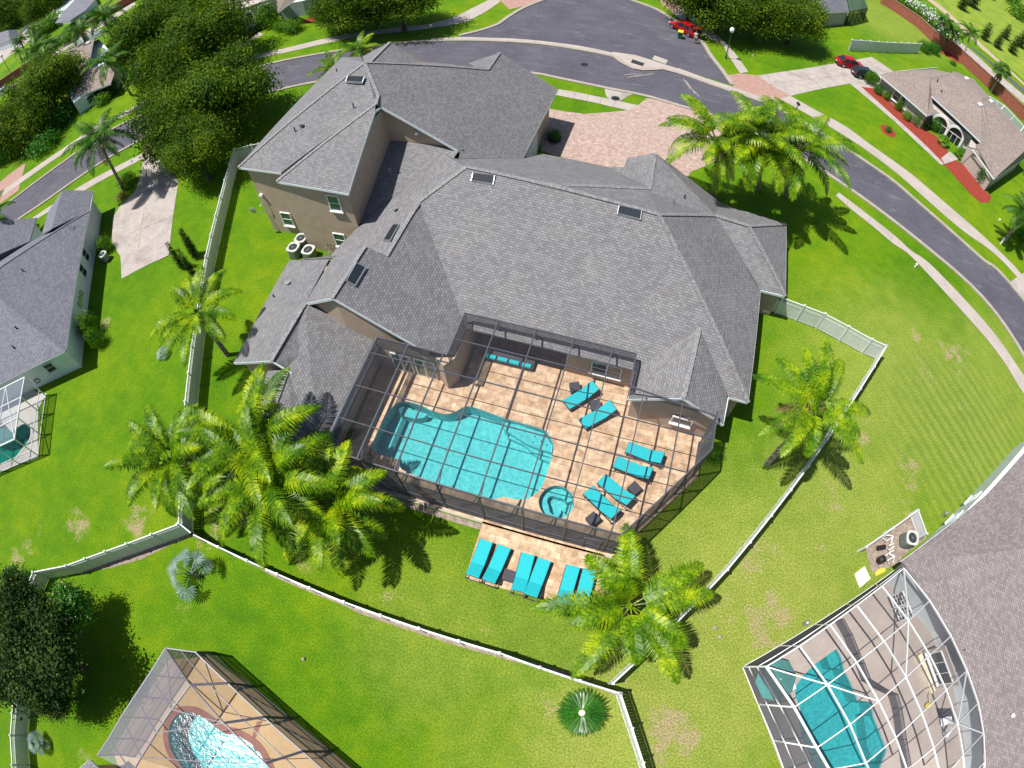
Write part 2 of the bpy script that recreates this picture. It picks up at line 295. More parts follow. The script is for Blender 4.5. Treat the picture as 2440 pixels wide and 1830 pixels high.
# ------------------------------------------------------------------ building helpers
def uvs_for(n, pts):
    n = n.normalized()
    u = Vector((0, 0, 1)).cross(n)
    if u.length < 1e-3: u = Vector((1, 0, 0))
    u.normalize(); v = n.cross(u)
    return [(p.dot(u), p.dot(v)) for p in pts]
class MB:
    def __init__(s): s.v = []; s.f = []; s.uvs = []; s.mi = []
    def poly(s, pts, mi=0, uv=None):
        i = len(s.v); s.v += [tuple(p) for p in pts]; s.f.append(tuple(range(i, i+len(pts)))); s.uvs.append(uv); s.mi.append(mi)
    def box(s, c, size, rz=0, mi=0, rx=0, ry=0):
        R = Matrix.Rotation(rz, 3, 'Z') @ Matrix.Rotation(ry, 3, 'Y') @ Matrix.Rotation(rx, 3, 'X'); c = Vector(c)
        q = [c + R @ Vector((sx*size[0]/2, sy*size[1]/2, sz*size[2]/2)) for sx in (-1, 1) for sy in (-1, 1) for sz in (-1, 1)]
        s.hexa(q, mi)
    def hexa(s, q, mi=0):
        i = len(s.v); s.v += [tuple(p) for p in q]
        for f in ((0, 1, 3, 2), (4, 6, 7, 5), (0, 4, 5, 1), (2, 3, 7, 6), (0, 2, 6, 4), (1, 5, 7, 3)):
            s.f.append(tuple(i+k for k in f)); s.uvs.append(None); s.mi.append(mi)
    def bar(s, a, b, w, h, up=(0, 0, 1), mi=0, drop=0.0):
        a = Vector(a); b = Vector(b); d = (b-a)
        if d.length < 1e-5: return
        d.normalize(); u = Vector(up); sd_ = d.cross(u)
        if sd_.length < 1e-3: sd_ = d.cross(Vector((1, 0, 0)))
        sd_.normalize(); u = sd_.cross(d)
        q = []
        for p in (a, b):
            for x in (-1, 1):
                for z in (-1, 1): q.append(p + sd_*x*w/2 + u*(z*h/2-drop))
        s.hexa(q, mi)
    def tube(s, pts, rs, n=8, mi=0, cap=True):
        rings = []
        for k, p in enumerate(pts):
            p = Vector(p); d = (Vector(pts[min(k+1, len(pts)-1)])-Vector(pts[max(k-1, 0)])).normalized()
            x = d.cross(Vector((0, 0, 1))); x = x.normalized() if x.length > 1e-3 else Vector((1, 0, 0)); y = d.cross(x)
            r = rs[k] if isinstance(rs, (list, tuple)) else rs; i = len(s.v)
            for j in range(n):
                a = 2*math.pi*j/n; s.v.append(tuple(p + x*math.cos(a)*r + y*math.sin(a)*r))
            rings.append(i)
        for a, b in zip(rings, rings[1:]):
            for j in range(n):
                s.f.append((a+j, a+(j+1) % n, b+(j+1) % n, b+j)); s.uvs.append(None); s.mi.append(mi)
        if cap:
            for r in (rings[0], rings[-1]): s.f.append(tuple(r+j for j in range(n))); s.uvs.append(None); s.mi.append(mi)
    def prism(s, pts, z0, z1, mi=0, bottom=False):
        n = len(pts); A = [Vector((p[0], p[1], z0)) for p in pts]; B = [Vector((p[0], p[1], z1)) for p in pts]
        s.tess([B], mi)
        if bottom: s.tess([A], mi)
        for k in range(n): s.poly([A[k], A[(k+1) % n], B[(k+1) % n], B[k]], mi)
    def tess(s, loops, mi=0):
        flat = [p for l in loops for p in l]
        tris = tessellate_polygon([[Vector(p) for p in l] for l in loops]); i = len(s.v); s.v += [tuple(p) for p in flat]
        for t in tris:
            a, b, c = (Vector(flat[k]) for k in t)
            if (b-a).cross(c-a).z < 0: t = (t[0], t[2], t[1])
            s.f.append(tuple(i+k for k in t)); s.uvs.append(None); s.mi.append(mi)
    def slab(s, pts, th=.12, mi=0):      # a roof slope: top polygon and its thickness below
        nrm = Vector((0, 0, 0))
        for k in range(len(pts)):
            a, b = Vector(pts[k]), Vector(pts[(k+1) % len(pts)]); nrm += a.cross(b)
        if nrm.z < 0: pts = pts[::-1]
        dn = [Vector(p)-Vector((0, 0, th)) for p in pts]
        s.poly(pts, mi); s.poly(dn[::-1], mi)
        for k in range(len(pts)):
            j = (k+1) % len(pts); s.poly([pts[k], dn[k], dn[j], pts[j]], mi)
    def ball(s, c, r, n=10, m=6, mi=0, sc_=(1, 1, 1)):
        c = Vector(c); i = len(s.v)
        for a in range(m+1):
            t = math.pi*a/m
            for j in range(n):
                p = 2*math.pi*j/n; s.v.append((c.x+r*sc_[0]*math.sin(t)*math.cos(p), c.y+r*sc_[1]*math.sin(t)*math.sin(p), c.z+r*sc_[2]*math.cos(t)))
        for a in range(m):
            for j in range(n):
                s.f.append((i+a*n+j, i+(a+1)*n+j, i+(a+1)*n+(j+1) % n, i+a*n+(j+1) % n)); s.uvs.append(None); s.mi.append(mi)
    def build(s, name, mats, parent=None, smooth=False, uv=True, loc=None):
        if not isinstance(mats, (list, tuple)): mats = [mats]
        me = bpy.data.meshes.new(name)
        o = bpy.data.objects.new(name, me); C.objects.link(o)
        off = Vector((0, 0, 0)); q = parent
        if parent is not None:
            o.parent = parent
            while q is not None: off += Vector(q.location); q = q.parent
        if loc is not None: o.location = Vector(loc)-off; off = Vector(loc)
        me.from_pydata([(x-off.x, y-off.y, z-off.z) for x, y, z in s.v], [], s.f)
        for m_ in mats: me.materials.append(m_)
        if len(mats) > 1: me.polygons.foreach_set('material_index', s.mi)
        if uv:
            L = me.uv_layers.new(name='UVMap').data
            for p, gu in zip(me.polygons, s.uvs):
                pts = [Vector(s.v[k]) for k in p.vertices]; n = p.normal
                if n.z < 0 and abs(n.z) > .05: n = -n
                q_ = gu or uvs_for(n, pts)
                for li, c_ in zip(p.loop_indices, q_): L[li].uv = c_
        if smooth: me.polygons.foreach_set('use_smooth', [True]*len(me.polygons))
        me.update(); return o
def tag(o, label=None, cat=None, group=None, kind=None):
    if label: o['label'] = label
    if cat: o['category'] = cat
    if group: o['group'] = group
    if kind: o['kind'] = kind
    return o
def thing(name, loc, label, cat, group=None, rz=0):
    o = bpy.data.objects.new(name, None); C.objects.link(o); o.location = loc; o.rotation_euler = (0, 0, rz); o.empty_display_size = .3
    return tag(o, label, cat, group)
def copy_tree(o, loc=None, rz=None, label=None, parent=None, scale=None):
    c = o.copy(); C.objects.link(c); c.parent = parent
    if loc is not None: c.location = loc
    if rz is not None: c.rotation_euler = (0, 0, rz)
    if scale is not None: c.scale = (scale,)*3
    if label: c['label'] = label
    for ch in list(o.children): copy_tree(ch, parent=c)
    return c
def sheet(name, loops, z, m, kind='structure'):
    b = MB(); b.tess([[Vector((p[0], p[1], z)) for p in l] for l in loops]); o = b.build(name, m); tag(o, kind=kind); return o
def smooth_line(pts, n=6):
    out = []
    for i in range(len(pts)-1):
        p0 = pts[max(i-1, 0)]; p1 = pts[i]; p2 = pts[i+1]; p3 = pts[min(i+2, len(pts)-1)]
        for k in range(n):
            t = k/n; out.append(.5*((2*p1)+(p2-p0)*t+(2*p0-5*p1+4*p2-p3)*t*t+(-p0+3*p1-3*p2+p3)*t**3))
    out.append(pts[-1].copy()); return out
def closed_smooth(pts, n=5):
    m_ = len(pts); out = []
    for i in range(m_):
        p0, p1, p2, p3 = pts[i-1], pts[i], pts[(i+1) % m_], pts[(i+2) % m_]
        for k in range(n):
            t = k/n; out.append(.5*((2*p1)+(p2-p0)*t+(2*p0-5*p1+4*p2-p3)*t*t+(-p0+3*p1-3*p2+p3)*t**3))
    return out
def offset_line(line, d):
    out = []
    for i, p in enumerate(line):
        a = line[max(i-1, 0)]; b = line[min(i+1, len(line)-1)]; t = (b-a); t.z = 0; t.normalize()
        out.append(p + Vector((-t.y, t.x, 0))*d)
    return out
def ribbon(name, line, w, h, m, z0=0.0, kind='structure', off=0.0, parent=None):
    b = MB(); L = offset_line(line, off+w/2); R_ = offset_line(line, off-w/2)
    for i in range(len(line)-1):
        q = [Vector((p.x, p.y, z)) for p in (L[i], R_[i]) for z in (z0, h)] + [Vector((p.x, p.y, z)) for p in (L[i+1], R_[i+1]) for z in (z0, h)]
        a0, a1, b0, b1, c0, c1, d0, d1 = q
        b.poly([a1, b1, d1, c1]); b.poly([a0, a1, c1, c0]); b.poly([b0, d0, d1, b1])
        if i == 0: b.poly([a0, b0, b1, a1])
        if i == len(line)-2: b.poly([c0, c1, d1, d0])
    o = b.build(name, m, parent)
    if kind: tag(o, kind=kind)
    return o
# ------------------------------------------------------------------ pools (outlines used to open the ground)
def pool_outline(t, pts, n=3): return [Vector((p.x, p.y, 0)) for p in closed_smooth(PL(t, pts), n)]
pool_main = pool_outline(5, [(430,940),(365,965),(300,1060),(245,1170),(238,1240),(290,1278),(385,1305),(402,1350),(450,1385),(600,1440),(760,1492),(900,1535),(990,1552),(1055,1538),(1130,1553),(1215,1545),(1290,1480),(1332,1370),(1366,1240),(1355,1180),(1310,1120),(1200,1085),(1060,1045),(950,1005),(850,972),(800,978),(740,1010),(680,1018),(600,995),(520,958)])
spa_c = P(5, 1385, 1572); SPA_R = 1.04
spa_ring = [Vector((spa_c.x+SPA_R*math.cos(a*math.pi/18), spa_c.y+SPA_R*math.sin(a*math.pi/18), 0)) for a in range(36)]
pool_se = PL('G', [(740,692),(800,650),(838,722),(858,812),(905,905),(960,1040),(1058,1052),(1078,1160),(1150,1340),(1178,1412),(1105,1600),(880,1780),(700,1700),(610,1480),(540,1330),(510,1180),(525,1110),(490,1010),(482,945),(540,860),(640,762)])
pool_sw = pool_outline('K', [(850,615),(775,632),(722,700),(700,800),(722,920),(775,1010),(860,1120),(1000,1260),(1300,1350),(1520,1280),(1530,1120),(1480,1000),(1420,905),(1330,840),(1240,795),(1170,790),(1100,745),(1010,672),(930,625)])
pool_w = pool_outline(4, [(150,1100),(188,1108),(197,1155),(183,1205),(130,1272),(85,1325),(20,1352),(-80,1362),(-150,1300),(-120,1180),(-50,1110),(20,1095),(75,1150),(100,1130)])

# ------------------------------------------------------------------ ground, roads, paving
GRASS_PATCH = []
def gp(t, a, b, r, s=.62):
    p = P(t, a, b); GRASS_PATCH.append((p.x, p.y, r, s))
for a in [(7,480,130,2.2),(7,870,60,2.0),(7,190,220,1.3),(7,110,330,1.3),(4,480,1080,1.6,.42),(7,1080,640,1.4,.4),(7,1330,720,2.0,.4),(7,1370,30,1.5),(6,1800,650,2.0),(6,1540,530,1.0),(6,1580,760,2.2,.5),(6,1870,1030,1.6,.5),
          (6,1200,1190,1.8),(6,1050,1440,1.6,.5),(6,1500,1390,1.8),(6,1470,1600,1.5,.5),(6,1720,560,1.6,.45),(9,550,330,2.6,.6),(9,600,730,2.6,.7),(9,350,580,2.4,.45),(9,270,820,1.4,.4),(9,900,280,1.6,.45),(9,60,1450,1.8,.75),(8,2080,1430,2.4,.8),(8,1380,1270,1.0,.6),(8,1500,1500,1.2,.3),(8,330,610,1.3,.55),
          (8,700,690,1.6,.38),(8,1100,860,2.4,.38),(8,1350,1420,1.6,.3),(1,1130,1480,.9,.5),(4,660,460,.8,.7),('M',1100,950,3.0,.55),('M',1500,1350,2.0,.45),('M',720,1200,1.2,.6),('M',150,1050,1.6,.8),(8,1750,1090,.9,.6),(6,1000,1560,1.5,.5),(6,1780,680,1.2,.9),(9,1400,60,1.6,.5),(7,1150,700,2.2,.42),(7,560,1560,1.6,.4),(2,880,130,1.4,.5),(4,1500,640,1.0,.45)]: gp(*a)
DRY = []
for a in [(8,700,800,7,.4),(8,1300,900,7,.4),(8,1900,1500,9,.95),(9,500,700,12,.95),(9,200,1300,8,.9),(6,1500,900,13,.72),(6,1900,1100,12,.75),(6,1100,1600,9,.8),(6,2100,800,10,.6),(8,1400,1300,5,.5),(8,1100,1500,6,.3),(3,1400,150,16,.55),(3,1560,560,9,.3),(5,60,1640,4,.5)]:
    p = P(*a[:3]); DRY.append((p.x, p.y, a[3], a[4]))
sp_ = P(6, 1900, 1250)
M['grass'] = grassmat('lawn_grass', GRASS_PATCH, DRY, (sp_.x, sp_.y, 11, 1.4, -38))
E_ = 900
sheet('lawn', [[V(-E_,-E_), V(E_,-E_), V(E_,E_), V(-E_,E_)], pool_main[::-1], spa_ring[::-1], pool_se[::-1], pool_sw[::-1], pool_w[::-1]], 0.0, M['grass'])

# street loop around the house: inner and outer edges of the asphalt, west to east
inner = [P(1,-900,2000), P(1,-300,1670)] + PL(1, [(0,1480),(240,1325),(470,1163),(700,1010),(930,885),(1200,760),(1450,675),(1690,600),(2020,525)]) + PL(2, [(200,470),(520,440),(860,430),(1240,455),(1420,490),(1700,548),(1950,598),(2190,668)]) + \
        PL(3, [(200,697),(410,785),(650,895),(870,1015),(1100,1165),(1300,1308),(1500,1462)]) + PL(6, [(1645,0),(1800,130),(1950,275),(2080,435),(2212,640),(2330,870),(2420,1120),(2500,1500)])
outer = [P(1,-900,1800), P(1,-300,1520)] + PL(1, [(0,1345),(200,1200),(440,1025),(700,850),(930,735),(1200,610),(1450,505),(1740,415),(2000,362)]) + PL(2, [(0,328),(330,283),(560,265),(780,260),(950,263),(1120,270),(1300,285),(1500,314),(1740,362)]) + \
        PL(2, [(1790,398),(1860,430),(1930,443),(2050,440)]) + PL(3, [(105,486),(240,535),(400,590),(520,630),(640,675),(745,732),(960,855),(1250,1045),(1400,1152),(1560,1292),(1800,1502),(1960,1645)]) + PL(6, [(2040,120),(2212,320),(2400,580),(2560,900),(2700,1300)])
inner = smooth_line(inner, 3); outer = smooth_line(outer, 3)
sheet('street', [inner + outer[::-1]], 0.008, M['asphalt'])
ribbon('kerb', inner, .42, .12, M['kerb'], off=-.24)
ribbon('kerb', outer, .42, .12, M['kerb'], off=.24)
cul = PL(2, [(780,229),(900,200),(1020,160),(1090,112),(1180,58),(1300,8),(1420,-22),(1580,-32),(1760,-18),(1900,22),(2020,70),(2110,128)]) + PL(3, [(90,178),(175,255),(230,345),(300,435),(368,533)])
cul2 = PL(3, [(340,525),(200,480),(0,422)]) + PL(2, [(2050,412),(1880,357),(1740,335),(1530,294),(1300,263),(1120,246),(950,239),(800,232)])
cul = smooth_line(cul, 3); cul2 = smooth_line(cul2, 3)
sheet('cul_de_sac', [cul + cul2], 0.010, M['asphalt'])
ribbon('kerb', cul, .5, .12, M['kerb'], off=.28)
mid = smooth_line(PL(2, [(600,255),(775,246),(950,251),(1120,257),(1300,273),(1530,303),(1740,348)]), 3)
ribbon('kerb', mid, .95, .11, M['walk'])
ribbon('kerb', smooth_line(PL(3, [(30,440),(200,503),(380,562),(520,612),(640,668)]), 3), 1.0, .11, M['walk'])
sheet('drain_island', [smooth_line(PL(2, [(1735,330),(1880,350),(2060,408),(2212,455),(2212,482),(2050,440),(1930,446),(1860,434),(1790,400),(1735,358)]), 1)], 0.115, M['walk'])
g = thing('storm_drain', P(2,1893,392,.12), 'square iron storm drain grate set in the pale island between the two roads', 'drain')
b = MB(); q = PL(2, [(1862,372),(1938,397),(1925,415),(1850,392)], .125); b.slab(q, .02); b.build('pit', M['rubber'], g)
b = MB()
for k in range(5):
    t = (k+.5)/5; b.bar(q[0].lerp(q[1], t)+V(0,0,.01), q[3].lerp(q[2], t)+V(0,0,.01), .07, .03)
b.build('grate', M['iron'], g)
b = MB(); pc = P(2,1755,618,.03); b.tube([pc, pc+V(0,0,.03)], .45, 20); tag(b.build('manhole_cover', M['blackmetal'], loc=pc), 'round dark manhole cover in the concrete apron beside the paver driveway', 'manhole cover')
b = MB(); pc = P(2,1560,405,.012); b.tube([pc, pc+V(0,0,.01)], .42, 20); tag(b.build('manhole_cover', M['blackmetal'], loc=pc), 'faint dark manhole cover in the asphalt of the lower road', 'manhole cover')

sheet('road_patch', [PL(2, [(2000,348),(2085,378),(2070,402),(1985,372)])], .014, M['walk'])
# pavements (concrete walks)
def walk(name, a, bb, z=.045, m='walk', n=3):
    A_ = smooth_line(a, n); B_ = smooth_line(bb, n)
    sheet(name, [A_ + B_[::-1]], z, M[m])
    return A_, B_
walk('pavement', PL(1, [(1450,395),(1700,340),(1900,295),(2150,235)])+PL(2, [(160,204),(430,168),(600,150),(760,100),(850,55),(950,5),(1020,-40)]), PL(1, [(1450,430),(1700,368),(1900,325),(2150,268)])+PL(2, [(160,228),(430,200),(640,172),(800,145),(870,112),(940,75),(1030,15)]))
walk('pavement', PL(2, [(1400,562),(1500,578),(1640,607),(1760,632),(1900,664)]), PL(2, [(1382,598),(1500,622),(1600,641),(1750,676),(1840,695)]))
walk('pavement', PL(3, [(1050,1210),(1150,1285),(1250,1362),(1400,1480),(1500,1572)])+PL(6, [(1575,40),(1650,105),(1780,238),(1910,378),(2050,545),(2150,690),(2212,780),(2320,960),(2400,1200)]), PL(3, [(1030,1228),(1130,1318),(1260,1420),(1390,1530)])+PL(6, [(1480,10),(1600,132),(1720,262),(1850,405),(1990,565),(2100,715),(2180,850),(2290,1010),(2370,1240)]))
walk('pavement', PL(3, [(745,603),(900,690),(1100,800),(1260,918),(1500,1090),(1700,1260),(1900,1432)])+PL(6, [(2060,0),(2212,160),(2400,420),(2560,700)]), PL(3, [(680,622),(850,718),(1050,832),(1240,957),(1440,1112),(1640,1290),(1830,1452)])+PL(6, [(2010,0),(2170,165),(2360,440),(2500,720)]))
walk('pavement', PL(3, [(60,40),(200,160),(300,235),(352,280),(405,345),(482,452)]), PL(3, [(20,90),(170,200),(270,260),(312,275),(360,355),(430,462)]))
walk('pavement', PL(1, [(-200,1660),(0,1535),(250,1375),(470,1227),(620,1140),(920,985)]), PL(1, [(-180,1690),(0,1562),(250,1402),(490,1258),(640,1170),(940,1012)]))
walk('pavement', PL(1, [(0,1240),(400,960),(640,798),(860,690),(1000,610),(1400,450)]), PL(1, [(20,1262),(420,980),(655,822),(870,712),(1010,640),(1410,480)]))

# driveways
sheet('driveway', [PL(2, [(1335,682),(1440,702),(1560,716),(1700,706),(1810,696),(1890,666),(1952,617)])+PL(3, [(10,648),(30,652),(200,710),(405,797),(440,850),(400,930),(300,1010),(120,1080),(70,1170)])+PL(2, [(2060,1250),(1500,1010),(1290,950)])+PL('A', [(2000,640)])], .030, M['paver'])
sheet('driveway_apron', [smooth_line(PL(2, [(1685,545),(1690,575),(1703,612),(1745,632),(1795,630),(1835,603),(1890,590),(1950,602),(1990,604)]), 2)], .034, M['concrete'])
sheet('driveway', [PL(3, [(540,475),(800,437),(1050,395),(1255,358),(1400,455),(1320,480),(1300,560),(1190,545),(1120,525),(950,556),(745,603),(600,520)])], .030, M['concrete'])
sheet('driveway_apron', [PL(3, [(345,474),(430,462),(540,475),(600,520),(745,603),(640,665),(500,612),(395,556)])], .036, M['paver_pink'])
sheet('driveway', [PL(1, [(925,1010),(1000,985),(1148,1168),(1112,1400),(1085,1646)])+PL(4, [(1080,22),(925,92),(776,172),(772,80),(768,30)])+PL(1, [(722,1560),(725,1400),(770,1330),(870,1230),(905,1130)])], .030, M['concrete'])
sheet('driveway_apron', [PL(1, [(935,900),(1000,900),(1010,985),(925,1010)])], .036, M['paver_pink'])
sheet('driveway', [PL(1, [(-300,1330),(0,1170),(140,1060),(165,1050),(120,1225),(0,1310),(-250,1480)])], .030, M['paver_pink'])
sheet('driveway', [PL('N', [(230,560),(400,400),(470,430),(330,500),(200,640)])+PL('N', [(60,560),(40,480)])], .030, M['concrete'])
sheet('driveway', [PL(2, [(1025,0),(1090,60),(1180,40),(1320,-12),(1280,-60),(1060,-60)])], .032, M['paver_pink'])
sheet('driveway', [PL(3, [(-60,30),(0,75),(60,130),(110,110),(60,40),(30,-40),(-90,-50)])], .032, M['paver_pink'])
sheet('driveway', [PL(6, [(2115,195),(2230,120),(2400,300),(2300,420)])], .030, M['concrete'])
# expansion joints across pavements and driveway slabs
def joints(name, pairs, z=.052, w_=.05):
    b = MB()
    for a_, b_ in pairs: b.bar(Vector((a_.x, a_.y, z-.004)), Vector((b_.x, b_.y, z-.004)), w_, .012)
    tag(b.build(name, M['mulch_brown']), kind='structure')
joints('pavement_joints', [(P(2,1503,578),P(2,1493,618)),(P(2,1583,596),P(2,1575,636)),(P(2,1668,613),P(2,1656,652)),(P(2,1755,633),P(2,1742,672))] +
       [(P(3,a,b_),P(3,a-22,b_+38)) for a,b_ in [(1110,1262),(1250,1370),(1390,1480)]])
joints('driveway_joints', [(P(1,730,1545),P(1,1110,1395)),(P(1,925,1372),P(1,890,1600)),(P(3,640,560),P(3,600,470)),(P(3,950,556),P(3,800,437)),(P(3,1110,525),P(3,960,411)),(P(3,1200,545),P(3,1090,388)),(P(3,560,540),P(3,1330,450)),(P('N',860,590),P('N',880,570))], .038, .05)

# mulch beds and worn strips
sheet('mulch_bed', [PL(3, [(1178,536),(1300,560),(1330,610),(1450,690),(1560,795),(1655,850),(1720,920),(1745,980),(1840,1040),(1960,1190),(2008,1235),(1992,1272),(1935,1270),(1862,1205),(1700,1022),(1560,880),(1400,735)])], .02, M['mulch'])
sheet('garden_path', [PL(3, [(1120,527),(1178,536),(1400,735),(1560,880),(1710,1030),(1690,1036),(1540,895),(1385,752)])], .04, M['concrete'])
sheet('garden_path', [PL(3, [(1690,995),(1745,952),(1800,1000),(1715,1030)])], .05, M['concrete'])
sheet('mulch_bed', [smooth_line(PL(3, [(1308,790),(1330,783),(1375,800),(1406,840),(1400,860),(1370,858),(1325,830),(1308,790)]), 3)[:-1]], .02, M['mulch'])
sheet('mulch_bed', [PL(3, [(1665,318),(1700,310),(1830,375),(1870,412),(1800,395),(1720,350)])], .02, M['mulch'])
sheet('gravel_strip', [PL(7, [(1215,165),(1225,182),(1400,262),(1585,352),(1770,450),(1970,535),(2190,622)])+PL(8, [(150,690),(280,735),(520,815),(770,895),(1025,965),(1290,1035),(1400,1062),(1540,1110),(1700,1180),(1745,1205)])+PL(8, [(1745,1180),(1420,1046),(1030,938),(520,786),(50,618)])+PL(7, [(1970,515),(1570,335),(1225,168)])], .012, M['mulch_brown'])
sheet('gravel_strip', [PL(7, [(440,430),(720,380),(900,330),(1080,240),(1215,180),(1200,162),(1060,222),(880,275),(650,345),(460,405)])], .012, M['mulch_brown'])
sheet('gravel_bed', [PL(9, [(1215,270),(1480,95),(1560,120),(1600,215),(1450,330),(1430,370),(1290,440),(1255,430),(1235,350)])], .012, M['mulch_brown'])
sheet('mulch_bed', [PL('N', [(930,300),(1000,230),(1250,180),(1430,150),(1440,185),(1200,245),(1000,290)])], .02, M['mulch'])

# land beyond the brick walls
bw = PL(3, [(1340,-30),(1400,0),(1560,105),(1660,195),(1800,290),(1900,378),(2000,468),(2212,665),(2500,960)])
sheet('far_pavement', [PL(3, [(1640,170),(1740,215),(1860,300),(2000,425),(2212,600),(2500,900),(2500,960),(2212,650),(2000,470),(1880,360),(1760,262),(1650,195)])], .02, M['concrete'])
sheet('far_road', [PL(3, [(1880,290),(2212,560),(2500,860),(2500,885),(2212,588),(1890,310)])], .016, M['asphalt'])
sheet('rough_verge', [PL(3, [(1560,-60),(1700,60),(1900,240),(2212,500),(2500,760),(2900,700),(2400,-100),(1900,-300)])], .006, M['verge'])
sheet('dirt_track', [PL(3, [(1600,-30),(1720,60),(1960,290),(2212,520),(2212,535),(1950,310),(1700,75),(1580,-20)])], .014, M['dirt'])
sheet('far_road', [PL('L', [(-400,1560),(0,1225),(330,985),(560,835),(830,615),(1440,240),(1700,60),(1690,20),(1420,190),(800,560),(540,800),(320,950),(0,1165),(-420,1500)])], .016, M['concrete'])
sheet('far_road', [PL('L', [(-500,1160),(0,800),(120,700),(420,480),(700,280),(830,190),(700,100),(560,170),(300,400),(0,600),(-500,900)])], .016, M['concrete'])
sheet('far_road', [PL('L', [(-300,330),(0,120),(160,20),(160,-20),(100,-40),(-350,260)])], .016, M['concrete'])
for q_ in (['L', [(430,215),(540,170),(300,400),(40,640),(20,620)]],): sheet('far_kerb', [PL(*q_)], .022, M['asphalt'])

# ------------------------------------------------------------------ pool decks and pools
DK = .03
front_base = 8.50
deck_pts = [V(-14.9,8.35), V(2.5,8.35), V(6.6,14.45), V(6.6,17.3), V(1.5,17.6), V(1.5,19.8), V(-3.2,19.8), V(-3.2,22.2), V(-9.4,22.2), V(-9.4,17.2), V(-15.2,17.2)]
ribbon('deck_edge', [V(-14.9,8.3), V(.6,8.3), V(2.55,8.3)], .12, .05, M['walk'])
ribbon('soil_strip', [V(-14.9,7.95), V(-10,8.0), V(-5.2,8.0)], .35, .012, M['mulch_brown'])
sheet('pool_deck', [deck_pts, pool_main[::-1], spa_ring[::-1]], DK, M['travertine'])
sp = PL(8, [(925,108),(1640,292),(1690,330),(1680,560),(1500,620),(1240,585),(1000,520),(812,470)])
sheet('sun_patio', [sp], .05, M['travertine'])
def swimming_pool(outline, depth, label, wmat, cope=None, cope_m='travertine', steps=(), extras=None, lvl=-.10, deckz=DK, name='swimming_pool'):
    cx = sum(p.x for p in outline)/len(outline); cy = sum(p.y for p in outline)/len(outline)
    t = thing(name, (cx, cy, 0), label, 'pool')
    b = MB(); n = len(outline)
    for k in range(n):
        a_, b_ = outline[k], outline[(k+1) % n]
        b.poly([V(a_.x,a_.y,deckz), V(b_.x,b_.y,deckz), V(b_.x,b_.y,-depth), V(a_.x,a_.y,-depth)])
    b.tess([[V(p.x,p.y,-depth) for p in outline]]); b.build('basin', M['plaster'], t)
    b = MB(); b.tess([[V(p.x,p.y,lvl) for p in outline]]); b.build('pool_surface', wmat, t)
    if cope:
        ci = []
        for k in range(n):
            a_, b_ = outline[k-1], outline[(k+1) % n]; d = (b_-a_).normalized(); nn = Vector((d.y, -d.x, 0))
            if nn.dot(outline[k]-V(cx,cy)) < 0: nn = -nn
            ci.append(outline[k]+nn*cope)
        b = MB()
        for k in range(n):
            j = (k+1) % n; q = [V(outline[k].x,outline[k].y,deckz+.03), V(outline[j].x,outline[j].y,deckz+.03), V(ci[j].x,ci[j].y,deckz+.03), V(ci[k].x,ci[k].y,deckz+.03)]
            b.slab(q, .04)
        b.build('coping', M[cope_m], t)
    for (nm, pts, z0) in steps:
        b = MB(); b.prism(pts, -depth, z0); b.build(nm, M['plaster'], t)
    return t
tp = swimming_pool(pool_main, 1.1, 'large free-form turquoise pool inside the screened travertine lanai of the big house', M['water'], steps=[
    ('bench', PL(5, [(388,962),(420,950),(570,1000),(548,1022),(490,1030),(430,1020),(390,990)]), -.42),
    ('step', PL(5, [(1040,1048),(1140,1068),(1310,1122),(1330,1150),(1362,1200),(1360,1245),(1280,1222),(1200,1190),(1060,1100)]), -.40),
    ('step', PL(5, [(1060,1050),(1310,1125),(1358,1185),(1362,1300),(1270,1262),(1180,1180),(1080,1135)]), -.75)])
b = MB(); ro = random.Random(5)
for (x, y) in ((450,985),(485,990),(1250,1160),(1290,1190),(1325,1215),(1240,1195)):
    p = P(5,x,y,-.40); b = MB(); b.tube([p, p+V(0,0,.012)], .05, 6); b.build('fitting', M['blackmetal'], tp)
ts = swimming_pool(spa_ring, 1.0, 'round spa with built-in bench beside the big turquoise pool, half under the front screen', M['water'], steps=[], name='spa')
b = MB(); R1, R2 = SPA_R-.02, .55
for k in range(30):
    a0, a1 = 2*math.pi*k/36+.5, 2*math.pi*(k+1)/36+.5
    rr = [(R2+.10*math.sin(a*3), R1) for a in (a0, a1)]
    q = [V(spa_c.x+rr[0][0]*math.cos(a0), spa_c.y+rr[0][0]*math.sin(a0), -.45), V(spa_c.x+R1*math.cos(a0), spa_c.y+R1*math.sin(a0), -.45), V(spa_c.x+R1*math.cos(a1), spa_c.y+R1*math.sin(a1), -.45), V(spa_c.x+rr[1][0]*math.cos(a1), spa_c.y+rr[1][0]*math.sin(a1), -.45)]
    b.slab(q, .5)
b.build('bench', M['plaster'], ts)
b = MB(); p = P(5,742,962,DK); b.tube([p, p+V(0,0,.02)], .13, 16); tag(b.build('skimmer_lid', M['cream'], loc=p), 'small round cream skimmer lid in the travertine deck by the pool', 'skimmer lid')
